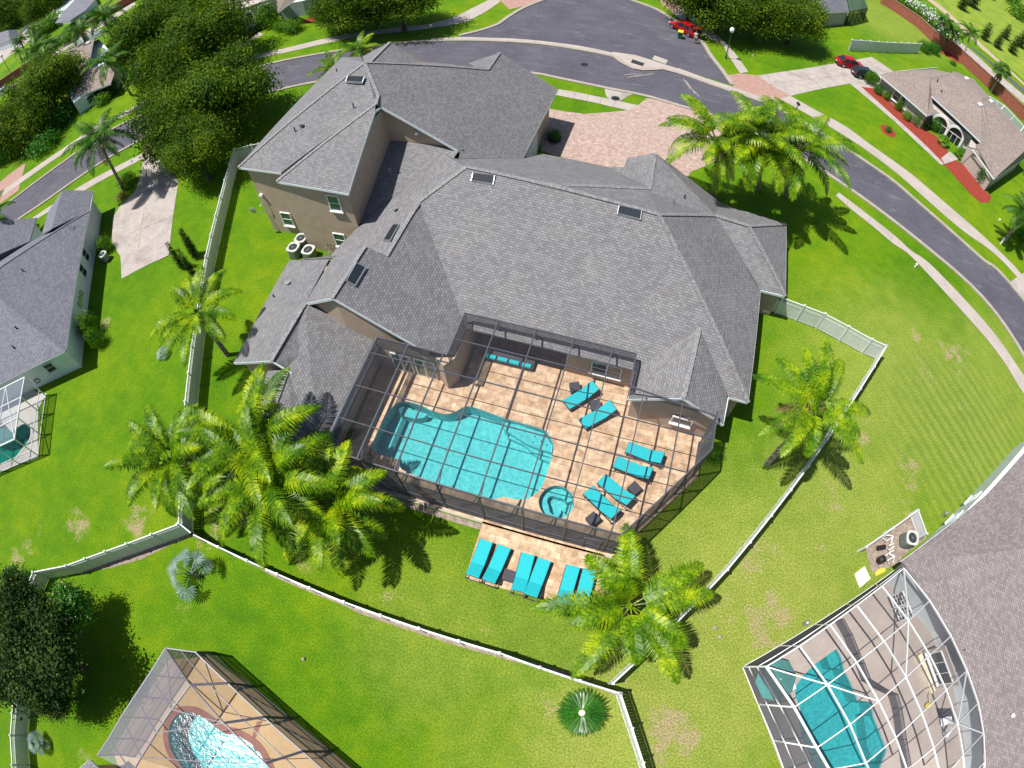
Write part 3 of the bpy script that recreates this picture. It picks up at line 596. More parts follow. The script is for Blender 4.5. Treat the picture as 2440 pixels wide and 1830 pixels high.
# neighbours' decks and pools
se_deck = [P('G',95,790), P('G',1310,30), P('G',1500,60), P('G',2100,900), P('G',2000,1700), P('G',1400,2100), P('G',500,1860)]
sheet('pool_deck', [se_deck, pool_se[::-1]], .028, M['deck_grey'])
swimming_pool(pool_se, 1.5, 'angular turquoise pool in the white-framed screen enclosure, lower right', M['water_teal'], cope=.28, cope_m='deck_grey', deckz=.028,
    steps=[('step', PL('G', [(740,700),(800,652),(836,720),(850,800),(775,790)]), -.35), ('step', PL('G', [(1030,1150),(1075,1160),(1175,1410),(1100,1500),(1060,1400),(1040,1250)]), -.4)])
b = MB(); b.slab(PL('G', [(905,700),(985,690),(1075,700),(990,760),(1030,860),(1130,960),(1060,960),(950,850)], .032), .01)
sw_base = PL('K', [(560,150),(1060,118),(1420,395),(2212,1040),(2700,1500),(1500,2200),(300,1500),(130,1000)])
sw_deck = [P('K',700,180), P('K',1040,150), P('K',1390,420), P('K',1700,672), P('K',2212,1075), P('K',2600,1420), P('K',1700,1900), P('K',700,1500), P('K',300,1100), P('K',240,930)]
sheet('pool_deck', [sw_deck, pool_sw[::-1]], .028, M['deck_cream'])
swimming_pool(pool_sw, 1.4, 'two-lobed turquoise pool with pink coping in the dark screened cage, bottom left', M['water'], cope=.42, cope_m='coping', deckz=.028)
sheet('brick_band', [PL('K', [(1425,690),(1475,680),(1400,860),(1440,940),(1410,935),(1375,850)])], .034, M['coping'])
w_deck = PL(4, [(245,900),(300,905),(245,1000),(243,1310),(0,1405),(-300,1480),(-400,1200),(-300,900),(100,820)])
sheet('pool_deck', [w_deck, pool_w[::-1]], .028, M['deck_white'])
swimming_pool(pool_w, 1.5, 'deep green curved pool in the white-framed screen enclosure at the left edge', M['water_deep'], cope=.3, cope_m='deck_white', deckz=.028, steps=[('step', PL(4, [(-60,1130),(20,1105),(70,1150),(60,1200),(0,1225),(-60,1210)]), -.4)])
# ------------------------------------------------------------------ house builders
def ridge_caps(b, a, c, mi=0, step=.24, w_=.28):
    a = Vector(a); c = Vector(c); d = c-a; L = d.length; d.normalize(); n = max(1, int(L/step))
    for k in range(n):
        p = a+d*(L*k/n); q = a+d*(L*(k+1.15)/n)
        b.bar(p+V(0,0,.025), q+V(0,0,.0), w_, .035, mi=mi)
def fascia(b, pts, h=.2, t=.05):
    for a, c in zip(pts, pts[1:]): b.bar(Vector(a)-V(0,0,h/2+.035), Vector(c)-V(0,0,h/2+.035), t, h)
def roof_part(parent, slopes, mat_, caps=(), cap_mat='cap', edges=(), name='roof', th=.12):
    b = MB()
    for s_ in slopes: b.slab([Vector(p) for p in s_], th); ALLSLOPES.append([Vector(p) for p in s_])
    r = b.build(name, M[mat_], parent)
    if caps:
        for a, c in caps: b = MB(); ridge_caps(b, a, c); b.build('ridge_cap', M[cap_mat], r)
    if edges:
        for e in edges: b = MB(); fascia(b, e); b.build('fascia', M['trim'], r)
    return r
def window(parent, c, wdir, w_, h, nrm, frame='whitepaint', bars=(1, 1), glass='glass', d=.06, sill=True, wall_m=None):
    # c centre on the wall, wdir along the wall, nrm outwards
    c = Vector(c); u = Vector(wdir).normalized(); n = Vector(nrm).normalized(); z = V(0,0,1)
    b = MB(); e = .07
    for s_ in (-1, 1): b.bar(c+u*s_*(w_/2)-z*h/2+n*.02, c+u*s_*(w_/2)+z*h/2+n*.02, e, d+.04, up=n)
    for s_ in (-1, 1): b.bar(c-u*w_/2+z*s_*h/2+n*.02, c+u*w_/2+z*s_*h/2+n*.02, e, d+.04, up=n)
    for k in range(1, bars[0]+1): b.bar(c+u*(w_*(k/(bars[0]+1)-.5))-z*h/2+n*.02, c+u*(w_*(k/(bars[0]+1)-.5))+z*h/2+n*.02, .045, d, up=n)
    for k in range(1, bars[1]+1): b.bar(c-u*w_/2+z*(h*(k/(bars[1]+1)-.5))+n*.02, c+u*w_/2+z*(h*(k/(bars[1]+1)-.5))+n*.02, .045, d, up=n)
    f = b.build('window', M[frame], parent, loc=c)
    b = MB(); b.bar(c-u*w_/2+n*.012, c+u*w_/2+n*.012, .02, h, up=z); b.build('pane', M[glass], f)
    if sill:
        b = MB(); b.bar(c-u*(w_/2+.1)-z*(h/2+.08)+n*.07, c+u*(w_/2+.1)-z*(h/2+.08)+n*.07, .18, .09); b.build('sill', M[frame], f)
    return f
def pipe(parent, p, h=.35, r=.05, m='blackmetal', name='vent_pipe'):
    b = MB(); p = Vector(p); b.tube([p-V(0,0,.1), p+V(0,0,h)], r, 8); return b.build(name, M[m], parent)
def skylight(parent, quad, label=None):
    q = [Vector(p)+V(0,0,.16) for p in quad]
    b = MB()
    for a, c in zip(q, q[1:]+q[:1]): b.bar(a-V(0,0,.05), c-V(0,0,.05), .05, .16)
    f = b.build('skylight', M['metal'], parent)
    b = MB(); b.slab(q, .03); b.build('pane', M['glass'], f); return f

ALLSLOPES = []
def cam_ray(t, a, b): q = P(t, a, b, 0.0); o = Vector((0, 0, CAM_H)); return o, (q-o).normalized()
from mathutils.geometry import intersect_ray_tri
def on_roof(t, a, b, lift=0.0):
    o, d = cam_ray(t, a, b); best = None
    for s_ in ALLSLOPES:
        for i in tessellate_polygon([s_]):
            h = intersect_ray_tri(s_[i[0]], s_[i[1]], s_[i[2]], d, o, True)
            if h and (best is None or (h-o).length < best[0]):
                n = (s_[i[1]]-s_[i[0]]).cross(s_[i[2]]-s_[i[0]]).normalized(); n = n if n.z > 0 else -n
                best = ((h-o).length, h, n)
    if best is None: return P(t, a, b, 5.0)
    return best[1]+best[2]*lift
# ------------------------------------------------------------------ the big house (plan metres, X along its front)
H0 = thing('house', (-5, 27, 0), 'large tan two-storey house with grey shingle roofs wrapping the screened pool', 'house')
# one-storey roofs
R1, R2, BUMP = P('A',1530,850,8.1), P('B',1160,405,8.0), P('B',610,240,8.05)
L2, L3 = P('A',1225,1075,6.35), P('A',1020,1415,6.3)
SE, NOT1, GC, GA = P('B',1665,1465,3), P('B',1555,1435,3), P('B',1525,1592,3), P('B',1300,1440,4.7)
GL = V(1.15,16.95,3); GLb = V(1.15,19.0,3); GT = P('B',1390,1045,4.8)
WFL, WFR, WBR, WE = P('B',1735,830,3), P('B',1875,865,3), P('B',1880,460,3), P('B',1670,470,5.3)
WJ = V(4.5,31.8,5.35); KR = P('B',1110,260,6.6); KA = P('B',1140,58,6.6)
WBL = V(7.3,36.0,3)
FE_L = V(-9.6,19.1,3)           # front eave, west end at the wing valley
NW = V(-16.3,32.3,5.9)
SAT, SAB = P('D',975,140,7.1), P('D',745,500,7.1)
RR = P('D',1370,860,4.0); RL = P('D',555,540,5.25)
L2T, L2B = RL, P('D',315,945,5.2)
EAW_T, EAW_B = P('D',1065,795,3), P('D',660,1620,3)
SWC = P('D',50,960,3); NWC = P('D',440,240,3.0)
L3T = P('D',430,1015,4.45)
slopes = [
 [R1, BUMP, R2, SE+V(0,0,0), NOT1, V(7.05,18.95,3.06), GT, GLb, FE_L, L2],                     # main front
 [R2, WJ, V(8.6,WFL.y,3.0), WFL, SE],                                                            # main east
 [WJ, WE, WFR, V(WFR.x-2.05,WFR.y,3.0), WFL],                                                     # wing front
 [WE, WBR, WFR],
 [WJ, WBL+V(-1,0,0), WBR, WE],
 [GT, GA, GC, V(GC.x,19.0,3.0)], [GT, GLb, GL, GA],                                              # front gable wing
 [R2, BUMP, KR, WJ], [KR, WJ, WBL+V(-1,0,0), V(5.2,36.0,3.2), KA],
 [R1, NW, V(-14.4,31.3,6.25), V(-10.5,35.2,4.1), V(-9.6,37.6,3), V(-4.1,37.5,3), V(-2.6,35.9,4.6), KR, BUMP],
 [KR, KA, V(-2.6,35.9,5.5), V(-2.7,34.5,4.9)],
 [R1, L2, L3, P('D',1120,205,6.3)+V(-.05,0,-.02), V(-16.0,21.4,5.6), NWC+V(.6,.2,0), V(-21.6,22.7,2.9), V(-20.35,25.4,3.5), V(-20.35,26.2,3.6), V(-14.5,32.3,6.5), NW],  # west face
 [V(-20.35,32.3,6.4), V(-14.3,32.3,6.5), V(-20.35,26.0,3.65)],
 [L2, FE_L, V(-9.7,16.95,3.0), RR, SAB, SAT, L3],                                                 # east slope of the left wing
 [SAB, RL, V(RL.x,SAT.y,5.25), SAT],
 [L2T, L2B, SWC, NWC, V(RL.x-.3,SAT.y,5.1)], [L2T, EAW_T+V(.0,.0,0), EAW_B, V(-16.3,8.3,3.75), L3T, L2B],
 [L3T, V(-18.15,8.3,4.45), V(-16.3,8.3,3.75)], [L3T, V(-18.15,8.3,4.45), V(-21.0,8.3,3.1), V(-21.0,12.6,3.1)],
]
caps = [(R1,R2),(R1,L2),(L2,L3),(R2,SE),(SAT,SAB),(L2T,L2B),(L3T,V(-18.15,8.3,4.45)),(GT,GA),(R2,WJ),(WJ,WE),(WE,WFR),(WE,WBR),(KR,KA),(BUMP,KR)]
edges = [[RL,SAB,RR],[SWC,L2B,L3T+V(.35,-.1,.05)],[GL,GA,GC],[NOT1,SE],[WFL,WFR],[WFL,SE],[WFR,WBR],[WBR,WBL],[V(-9.6,37.6,3),V(-4.1,37.5,3)],[EAW_T,EAW_B],[GLb,GL],[NWC,SWC],[GC,NOT1]]
roof_part(H0, slopes, 'shingle', caps, 'cap', edges)
# two-storey block
AN, HM, HE = P('A',880,185,11.6), P('A',965,395,10.3), P('A',950,450,10.25)
WC, WR, SEC = P('A',75,850,7.4), P('A',320,940,7.4), P('A',775,1018,7.4)
WI = P('A',345,885,7.45); RT = P('A',945,490,10.05); IT = P('A',985,465,9.9); RE = P('A',1490,752,6.4)
GSE, GNE, K2, GRA = P('A',1885,795,4.1), P('A',2110,355,4.1), P('A',1665,230,7.35), P('A',1740,122,7.35)
NWc, GLA, GLR, MR = P('A',735,150,7.4), P('A',1040,55,9.3), P('A',1265,180,7.4), P('A',1575,212,7.4)
up = [
 [AN, HM, HE, IT, RE, V(-14.3,31.2,6.35), GSE, GNE, GRA, K2],
 [AN, WC, WI, WR+V(.1,.6,.3), HE, HM],
 [HE, WR, SEC, RT],
 [AN, NWc, WC],
 [AN, K2, MR, GLR, V(GLA.x,38.6,9.3), V(-28.6,43.3,7.6), NWc],
 [V(GLA.x,38.4,9.3), GLA, GLR], [V(GLA.x,38.4,9.3), GLA, V(-28.6,43.6,7.5)],
 [K2, GRA, P('A',1540,190,5.6), MR],
]
rf = roof_part(H0, up, 'shingle', [(AN,K2),(AN,HM),(HM,HE),(AN,WC),(HE,WR),(K2,GRA),(GLA,V(GLA.x,38.6,9.3))], 'cap', [[WC,WI],[WR,SEC],[SEC,RT],[RT,IT],[IT,RE],[GSE,GNE],[NWc,WC],[GLR,MR],[NWc,V(-28.7,43.5,7.4)],[GRA,GNE]], name='upper_roof')
# walls
b = MB()
def wallprism(pts, z1, z0=0): b.prism([V(*p) for p in pts], z0, z1)
b.prism([V(-30.4,26.6), V(-25.9,26.6), V(-25.9,25.35), V(-20.35,25.35), V(-20.35,32.35), V(-14.4,32.35), V(-11.2,35.2), V(-11.2,46.0), V(-19,46.0), V(-19,43.0), V(-30.4,43.0)], 0, 4.0)
b.prism([V(-30.4,26.6), V(-25.9,26.6), V(-25.9,25.35), V(-20.35,25.35), V(-20.35,32.35), V(-20.35,38), V(-17.6,40), V(-17.6,42.6), V(-30.4,42.6)], 4.0, 7.4)
for q in ([V(-20.35,25.35,7.4), V(-20.35,32.35,7.4), V(-20.35,32.4,9.5), V(-20.35,30.8,9.6)], [V(-20.35,32.35,4), V(-14.2,32.35,4), V(-14.2,32.35,6.1), V(-20.35,32.35,9.65)],
          [V(-11.3,46.1,4), V(-20.5,46.1,4), V(-20.5,46.1,4.6), V(-16,46.1,7.2)], [V(-21.8,43.2,7.4), V(-28.8,43.2,7.4), V(-25.2,43.2,9.2)]):
    b.poly(q); n_ = (q[1]-q[0]).cross(q[2]-q[0]).normalized()*.15; b.poly([p-n_ for p in q][::-1])
zt = 2.85
b.prism([V(-23.6,12.9), V(-20.9,12.9), V(-20.9,8.7), V(-15.35,8.7), V(-15.35,16.62), V(-10.75,16.6), V(-10.1,16.15), V(-9.6,16.9), V(-9.6,22.4), V(-3.19,22.4), V(-3.19,19.62), V(1.45,19.5), V(1.45,17.45), V(6.7,17.3), V(6.7,19.2), V(8.0,19.2), V(8.1,28.6), V(10.4,28.6), V(10.4,35.4), V(5.0,35.4), V(5.0,35.6), V(-2.4,35.6), V(-2.4,37.0), V(-11.2,37.0), V(-11.2,35.2), V(-14.4,32.3), V(-20.3,25.4), V(-21.3,22.3), V(-23.7,21.4)], 0, zt)
# gable walls under the rakes
for q in ([V(RL.x,RL.y+.35,4.2), V(SAB.x,SAB.y+.12,4.2), V(SAB.x,SAB.y+.12,6.95), V(RL.x,RL.y+.35,5.1)], [V(SAB.x,SAB.y+.12,2.9), V(-11.2,16.62,2.9), V(-11.2,16.62,3.8), V(SAB.x,SAB.y+.12,6.95)], [V(SAB.x,SAB.y+.12,2.9), V(SAB.x,SAB.y+.12,4.2), V(RL.x,RL.y+.35,4.2), V(RL.x,RL.y+.35,2.9)],
          [V(-23.4,12.85,2.8), V(-18.3,12.85,2.8), V(-18.3,12.85,4.4), V(-19.7,12.85,5.05)], [V(1.4,17.5,2.8), V(6.75,17.4,2.8), V(4.1,17.45,4.55)], [V(-20.9,8.68,2.8), V(-15.3,8.68,2.8), V(-16.3,8.68,3.6), V(-18.15,8.68,4.3)]):
    b.poly(q); n_ = (q[1]-q[0]).cross(q[2]-q[0]).normalized()*.12; b.poly([p-n_ for p in q][::-1])
b.build('wall', M['stucco'], H0)
# windows and doors
ny = (0,-1,0)
window(H0, (-21.75,25.33,5.75), (1,0,0), .95, 1.5, ny, bars=(0,1), glass='glass_green')
window(H0, (-28.3,26.58,1.75), (1,0,0), 1.0, 1.45, ny, bars=(0,1), glass='glass_green')
window(H0, (-22.4,25.33,1.7), (1,0,0), 1.0, 1.4, ny, bars=(0,1), glass='glass_green')
window(H0, (-.55,19.46,1.55), (1,-.01,0), 1.9, 1.25, ny, bars=(1,1))
window(H0, (4.75,17.22,1.5), (1,-.03,0), 1.25, .75, ny, bars=(0,0))
window(H0, (8.12,24.2,1.6), (0,1,0), 1.2, 1.2, (1,0,0), bars=(1,1))
window(H0, (-5.2,22.38,1.6), (1,0,0), 1.4, 1.5, ny, bars=(1,1))
d0, d1 = V(-14.7,17.28,1.2), V(-11.6,17.28,1.2)
for k in range(2):
    x = -13.35+k*1.65
    f = MB(); f.bar(V(x-.72,16.56,1.1), V(x+.72,16.56,1.1), .05, 2.15); f.bar(V(x,16.52,0.05), V(x,16.52,2.2), .06, .05); dd = f.build('french_door', M['whitepaint'], H0)
    for s_ in (-1, 1):
        f = MB(); f.bar(V(x+s_*.36-.26,16.52,1.2), V(x+s_*.36+.26,16.52,1.2), .03, 1.7); f.build('pane', M['glass_green'], dd)
gd = MB(); gd.bar(V(-11.15,36.6,1.2), V(-11.15,41.4,1.2), .12, 2.4); g_ = gd.build('garage_door', M['whitepaint'], H0)
gd = MB()
for z in (.5,1.1,1.7,2.2): gd.bar(V(-11.07,36.7,z), V(-11.07,41.3,z), .02, .03)
gd.build('groove', M['trim'], g_)
# skylights and vents (each on its slope)
for q_ in ((('A',1572,898),('A',1710,915),('A',1700,972),('A',1560,948)), (('B',935,362),('B',1062,392),('B',1055,443),('B',925,410)), (('D',920,268),('D',988,300),('D',912,428),('D',850,396)), (('A',1062,1228),('A',1102,1226),('A',1045,1330),('A',1000,1326)), (('A',775,280),('A',882,284),('A',868,322),('A',762,316))):
    skylight(H0, [on_roof(*p_) for p_ in q_])
for (t, a, c_, m_) in (('A',810,468,'blackmetal'),('A',437,620,'blackmetal'),('A',704,243,'blackmetal'),('A',1098,890,'blackmetal'),('D',338,500,'blackmetal'),('B',1245,338,'metal'),('B',1305,315,'blackmetal')): pipe(H0, on_roof(t,a,c_), m=m_)
for (t, a, c_) in (('A',474,592),('A',1042,885),('A',1075,1132),('D',440,410),('A',393,1602)):
    p = on_roof(t,a,c_); f = MB(); f.tube([p-V(0,0,.1), p+V(0,0,.18), p+V(0,0,.3)], [.12,.12,.18], 10); f.build('roof_vent', M['metal'], H0)
f = MB(); f.box((-17.9,32.2,7.5), (.18,.2,.18)); f.build('floodlight', M['whitepaint'], H0)
f = MB(); f.box((-30.0,26.5,4.3), (.3,.2,.2)); f.tube([V(-30.2,26.4,4.3), V(-30.2,26.35,3.4), V(-30.5,26.3,3.2)], .03, 6); f.build('meter_box', M['whitepaint'], H0)
# gutter downpipes
for x, y in ((-20.42,25.3),): pass
f = MB(); f.tube([V(-11.0,35.3,4.0), V(-11.1,35.3,.1)], .05, 6); f.build('downpipe', M['trim'], H0)
f = MB(); f.tube([V(6.8,17.2,2.8), V(6.8,17.2,.1)], .05, 6); f.build('downpipe', M['trim'], H0)

# ------------------------------------------------------------------ bronze screen enclosure over the pool
CZ = 4.2; BX = [-14.3,-12.2,-9.93,-7.52,-5.15,-2.82,-.45,1.9,4.2]; PY = [8.52,10.55,12.78,15.1,17.4,19.4]
cg = thing('screen_enclosure', (-4, 13, 0), 'bronze aluminium screen enclosure with grid roof standing over the large pool', 'screen enclosure')
def ridge_x(y): return 2.42+(y-8.52)*(6.3-2.42)/(14.5-8.52) if y < 14.5 else 6.3
def y_right(x): return 8.52 if x <= 2.42 else 8.52+(x-2.42)*(14.5-8.52)/(6.3-2.42)
def top_y(x): return 16.2 if x < -9.5 else (19.4 if x < 1.0 else 16.9)
b = MB()
for x in BX:
    b.bar(V(x, y_right(x), CZ), V(x, top_y(x), CZ), .06, .16)
b.bar(V(-14.3,8.52,CZ), V(2.42,8.52,CZ), .07, .16); b.bar(V(2.42,8.52,CZ), V(6.3,14.5,CZ), .07, .16); b.bar(V(6.3,14.5,CZ), V(6.3,16.9,CZ), .07, .16)
for y in PY[1:]:
    x0 = -14.3 if y < 16 else -9.7; x1 = ridge_x(y) if y < 16.9 else 1.0
    b.bar(V(x0,y,CZ-.02), V(x1,y,CZ-.02), .045, .09)
b.bar(V(-14.3,16.25,CZ), V(-9.7,16.2,CZ), .07, .1); b.bar(V(-9.7,16.2,CZ), V(-9.7,19.4,CZ), .07, .1); b.bar(V(1.0,19.4,CZ), V(1.0,17.2,CZ), .07, .1); b.bar(V(1.0,17.1,CZ), V(6.3,16.6,CZ), .07, .1)
b.build('roof_frame', M['bronze'], cg)
b = MB()
posts = [(x, 8.52) for x in BX if x < 2.4]+[(2.42,8.52),(3.4,10.03),(4.4,11.57),(5.35,13.03),(6.3,14.5),(6.3,16.6)]
for x, y in posts: b.bar(V(x,y,.03), V(x,y,CZ), .08, .08, up=(0,1,0))
for z in (.06, .95): b.bar(V(-14.3,8.52,z), V(2.42,8.52,z), .05, .06); b.bar(V(2.42,8.52,z), V(6.3,14.5,z), .05, .06); b.bar(V(6.3,14.5,z), V(6.3,16.9,z), .05, .06)
b.bar(V(.7,8.50,.06), V(.7,8.50,2.1), .06, .06, up=(0,1,0)); b.bar(V(.7,8.50,2.1), V(1.6,8.50,2.1), .05, .06); b.bar(V(1.6,8.50,.06), V(1.6,8.50,2.1), .06, .06, up=(0,1,0))
for x in BX[:-1]:
    k_ = MB(); k_.bar(V(x,8.6,3.5), V(x,9.4,CZ-.1), .05, .06); k_.build('knee_brace', M['bronze'], cg)
    if -9 < x < 1: k_ = MB(); k_.bar(V(x,19.35,3.0), V(x,19.35,CZ), .06, .06, up=(0,1,0)); k_.build('riser_post', M['bronze'], cg)
b.build('wall_frame', M['bronze'], cg)
b = MB(); b.tess([[V(-14.3,8.52,CZ+.09), V(2.42,8.52,CZ+.09), V(6.3,14.5,CZ+.09), V(6.3,16.6,CZ+.09), V(1.0,17.1,CZ+.09), V(1.0,19.4,CZ+.09), V(-9.7,19.4,CZ+.09), V(-9.7,16.2,CZ+.09), V(-14.3,16.2,CZ+.09)]]); b.build('roof_screen', M['screen'], cg)
b = MB()
for a, c in (((-14.3,8.52),(2.42,8.52)), ((2.42,8.52),(6.3,14.5)), ((6.3,14.5),(6.3,16.6))):
    b.poly([V(*a,.05), V(*c,.05), V(*c,CZ), V(*a,CZ)])
b.build('wall_screen', M['screen_wall'], cg)
b = MB()
for a, c in (((-9.7,19.38),(1.0,19.38)), ((-14.35,8.52),(-14.35,16.2)), ((-9.68,16.25),(-9.68,19.4)), ((1.0,17.1),(1.0,19.4)), ((-14.3,16.2),(-11.4,16.22))):
    b.poly([V(*a,3.0), V(*c,3.0), V(*c,CZ), V(*a,CZ)])
b.build('riser_screen', M['screen_riser'], cg)
b = MB(); b.bar(V(-14.55,8.5,3.0), V(-14.55,16.3,3.0), .16, .14); b.bar(V(-14.36,8.5,CZ-.05), V(-14.36,16.3,CZ-.05), .14, .22); b.build('gutter', M['bronze'], cg)
# ------------------------------------------------------------------ vinyl fences
def split_line(pts, step):
    out = [pts[0]]
    for a, c in zip(pts, pts[1:]):
        n = max(1, round((c-a).length/step))
        for k in range(1, n+1): out.append(a.lerp(c, k/n))
    return out
def fence(name, pts, label, step=2.4, h=1.83, lattice=True, group='white vinyl fences', cap=.15):
    pts = [V(p.x, p.y, 0) for p in pts]; t = thing(name, pts[0], label, 'fence', group)
    pp = split_line(pts, step)
    for p in pp:
        b = MB(); b.box((p.x,p.y,(h+.06)/2), (.13,.13,h+.06)); b.box((p.x,p.y,h+.08), (cap,cap,.04)); b.box((p.x,p.y,h+.12), (cap*.5,cap*.5,.05)); b.build('post', M['white'], t)
    for a, c in zip(pp, pp[1:]):
        b = MB(); zt_ = h-.02; zl = h-.42 if lattice else h-.05
        for z, w_ in ((.12,.05),(zl,.06),(zt_,.075)): b.bar(a+V(0,0,z), c+V(0,0,z), w_, .09)
        L = (c-a).length; n = max(4, int(L/.17)); d = (c-a)/n; nn = Vector((-d.y, d.x, 0)).normalized()
        for k in range(n): b.bar(a+d*(k+.04)+V(0,0,(zl+.1)/2)+nn*(.006*(k % 2)), a+d*(k+.96)+V(0,0,(zl+.1)/2)+nn*(.006*(k % 2)), .03, zl-.1)
        if lattice:
            m_ = max(3, int(L/.16)); d = (c-a)/m_
            for k in range(m_-1):
                for (u0, u1) in ((0, 2), (2, 0)):
                    b.bar(a+d*min(k+u0,m_)+V(0,0,zl+.03)+nn*.01*(1 if u0 else -1), a+d*min(k+u1,m_)+V(0,0,zt_-.03)+nn*.01*(1 if u0 else -1), .012, .032, up=nn)
        b.build('panel', M['white'], t)
    return t
h_ = 1.83
FX = P(7,1140,97,h_)
fence('fence', [P(7,1225,168,h_), P(8,50,617,h_), P(8,1027,937,h_), P(8,1785,1190,h_)], 'long white vinyl fence along the back lawn, running behind the silver fan palm')
fence('fence', [P(1,1500,960,h_), P(4,1310,30,h_), P(4,1245,440,h_), P(4,1180,955,h_), FX, P(7,1225,168,h_)], 'tall white vinyl fence left of the big house with a palm arching over it')
fence('fence', [P(1,1502,958,h_), P(1,1615,932,h_), P(1,1660,925,h_)], 'short white fence return meeting the two-storey wing at its far left corner')
fence('fence', [P(7,1130,108,h_), P(7,805,230,h_), P(7,540,325,h_), P(7,420,370,h_), P(7,210,410,h_), P(7,175,490,h_)], 'white vinyl fence running to the pink-flowering shrub, its shaded face towards us')
fence('fence', [P(6,1350,590,h_), P(6,1260,550,h_), P(6,965,390,h_), P(6,700,290,h_), P(6,630,262,h_)], 'bright white fence with lattice top joining the house on the right', step=1.85)
fence('fence', [P(6,1350,592,h_), P(6,860,1345,h_), P(9,350,415,h_), P(8,1740,1128,h_)], 'long white fence seen edge-on crossing the right lawn under two palms')
fence('fence', [P(8,1787,1192,h_), P(8,1860,1410,h_), P(8,1930,1625,h_), P(8,1990,1830,h_), P(8,2080,2150,h_)], 'white fence leaving the lower corner beside the round sago palm')
fence('fence', [P(7,92,1040,h_), P(7,78,1310,h_), P(7,66,1450,h_), P(7,78,1640,h_), P(7,78,1850,h_)], 'white fence at the far left bottom beside the small spiky palm')
fence('fence', [P(3,1110,318), P(3,1330,330), P(3,1543,334)], 'freestanding white picket-capped fence run on the lawn behind the red car', lattice=False, h=1.9, step=1.95, cap=.3)

# ------------------------------------------------------------------ loungers and side tables
def make_lounger():
    t = thing('sun_lounger', (0,0,0), 'turquoise cushioned lounger', 'sun lounger', 'turquoise cushioned sun loungers')
    zc = .36; hg = Vector((.28,0,zc)); he = Vector((.93,0,zc+.34))
    b = MB()
    b.bar(V(-1.0,0,zc), hg, .66, .08); b.bar(hg+V(-.02,0,.005), he, .66, .08)
    c_ = b.build('cushion', M['cyan'], t)
    bv = c_.modifiers.new('b', 'BEVEL'); bv.width = .025; bv.segments = 2
    b = MB()
    for s_ in (-1, 1):
        b.bar(V(-1.0,s_*.35,.27), V(1.08,s_*.35,.27), .035, .05); b.bar(V(.3,s_*.33,.29), V(.95,s_*.33,zc+.28), .03, .03)
    for x in (-1.0, -.5, 0, .3, 1.08): b.bar(V(x,-.34,.27), V(x,.34,.27), .035, .04)
    b.bar(V(.95,-.33,zc+.28), V(.95,.33,zc+.28), .03, .03); b.bar(V(.8,-.3,.27), V(.85,-.3,.55), .025, .025); b.bar(V(.8,.3,.27), V(.85,.3,.55), .025, .025)
    b.box((-.2,0,.285), (1.55,.62,.025))
    b.build('frame', M['blackmetal'], t)
    for x in (-.85, 1.02):
        for s_ in (-1, 1):
            b = MB(); b.bar(V(x,s_*.34,0), V(x,s_*.34,.26), .04, .04, up=(0,1,0)); b.build('leg', M['blackmetal'], t)
    return t
LG = [(('F',492,318),('F',735,160),'turquoise lounger with raised head nearest the house windows, upper of the slanted pair'),
 (('F',638,490),('F',900,335),'turquoise lounger, lower of the slanted pair beside the black cube table'),
 (('F',1042,700),('F',1312,792),'topmost turquoise lounger of the four near the right screen wall'),
 (('F',935,832),('F',1208,930),'second turquoise lounger from the top among the four near the right screen wall'),
 (('F',808,985),('F',1036,1165),'third turquoise lounger down, between the spa side and a black cube table'),
 (('F',688,1088),('F',905,1288),'turquoise lounger nearest the round spa, lowest of the four on the right'),
 ((8,945,238),(8,873,420),'leftmost turquoise lounger on the small patio outside the screen'),
 ((8,1058,275),(8,978,450),'second turquoise lounger from the left on the patio, left of the grey table'),
 ((8,1207,322),(8,1155,512),'third turquoise lounger on the patio, just right of the grey table'),
 ((8,1308,357),(8,1240,535),'fourth turquoise lounger on the patio, its head touched by palm fronds'),
 ((8,1490,398),(8,1440,575),'fifth turquoise lounger on the patio, lower half hidden by palm fronds'),
 ((8,1593,420),(8,1548,598),'rightmost turquoise lounger on the patio, lower half under the palm')]
lg0 = make_lounger()
for i, (f_, h2, lab) in enumerate(LG):
    dz = .05 if f_[0] == 8 else DK
    a_ = P(*f_, .38+dz); c_ = P(*h2, .62+dz); d = (c_-a_); ang = math.atan2(d.y, d.x); dd = Vector((math.cos(ang), math.sin(ang), 0))
    p = a_+dd*1.12; loc = V(p.x, p.y, dz)
    if i == 0: lg0.location = loc; lg0.rotation_euler = (0,0,ang); lg0['label'] = lab; lg0.scale = (1.17,)*3
    else: copy_tree(lg0, loc, ang, lab, scale=1.17)
def make_cube():
    t = thing('side_table', (0,0,0), 'x', 'side table', 'dark wicker cube side tables')
    b = MB(); b.box((0,0,.43), (.50,.50,.04)); o = b.build('top', M['rattan'], t)
    b = MB(); b.box((0,0,.22), (.46,.46,.36)); b.build('body', M['rattan'], t)
    for x in (-1,1):
        for y in (-1,1): b = MB(); b.box((x*.2,y*.2,.02), (.04,.04,.04)); b.build('foot', M['blackmetal'], t)
    return t
c0 = make_cube()
for i, (t_, x, y, a, lab) in enumerate([('F',565,160,.45,'dark wicker cube table left of the uppermost turquoise lounger'),('F',752,320,.5,'dark wicker cube table between the two slanted loungers'),('F',1100,1070,-.6,'dark wicker cube table right of the third lounger near the right screen wall'),('F',728,1345,-.6,'dark wicker cube table beside the spa at the front screen'),(8,1087,452,0,'grey cube table between the second and third loungers on the outer patio')]):
    p = P(t_,x,y,.43); loc = V(p.x,p.y,.05 if t_ == 8 else DK)
    if i == 0: c0.location = loc; c0.rotation_euler = (0,0,a); c0['label'] = lab; c0.scale = (1.3,1.3,1.1)
    else: copy_tree(c0, loc, a, lab)
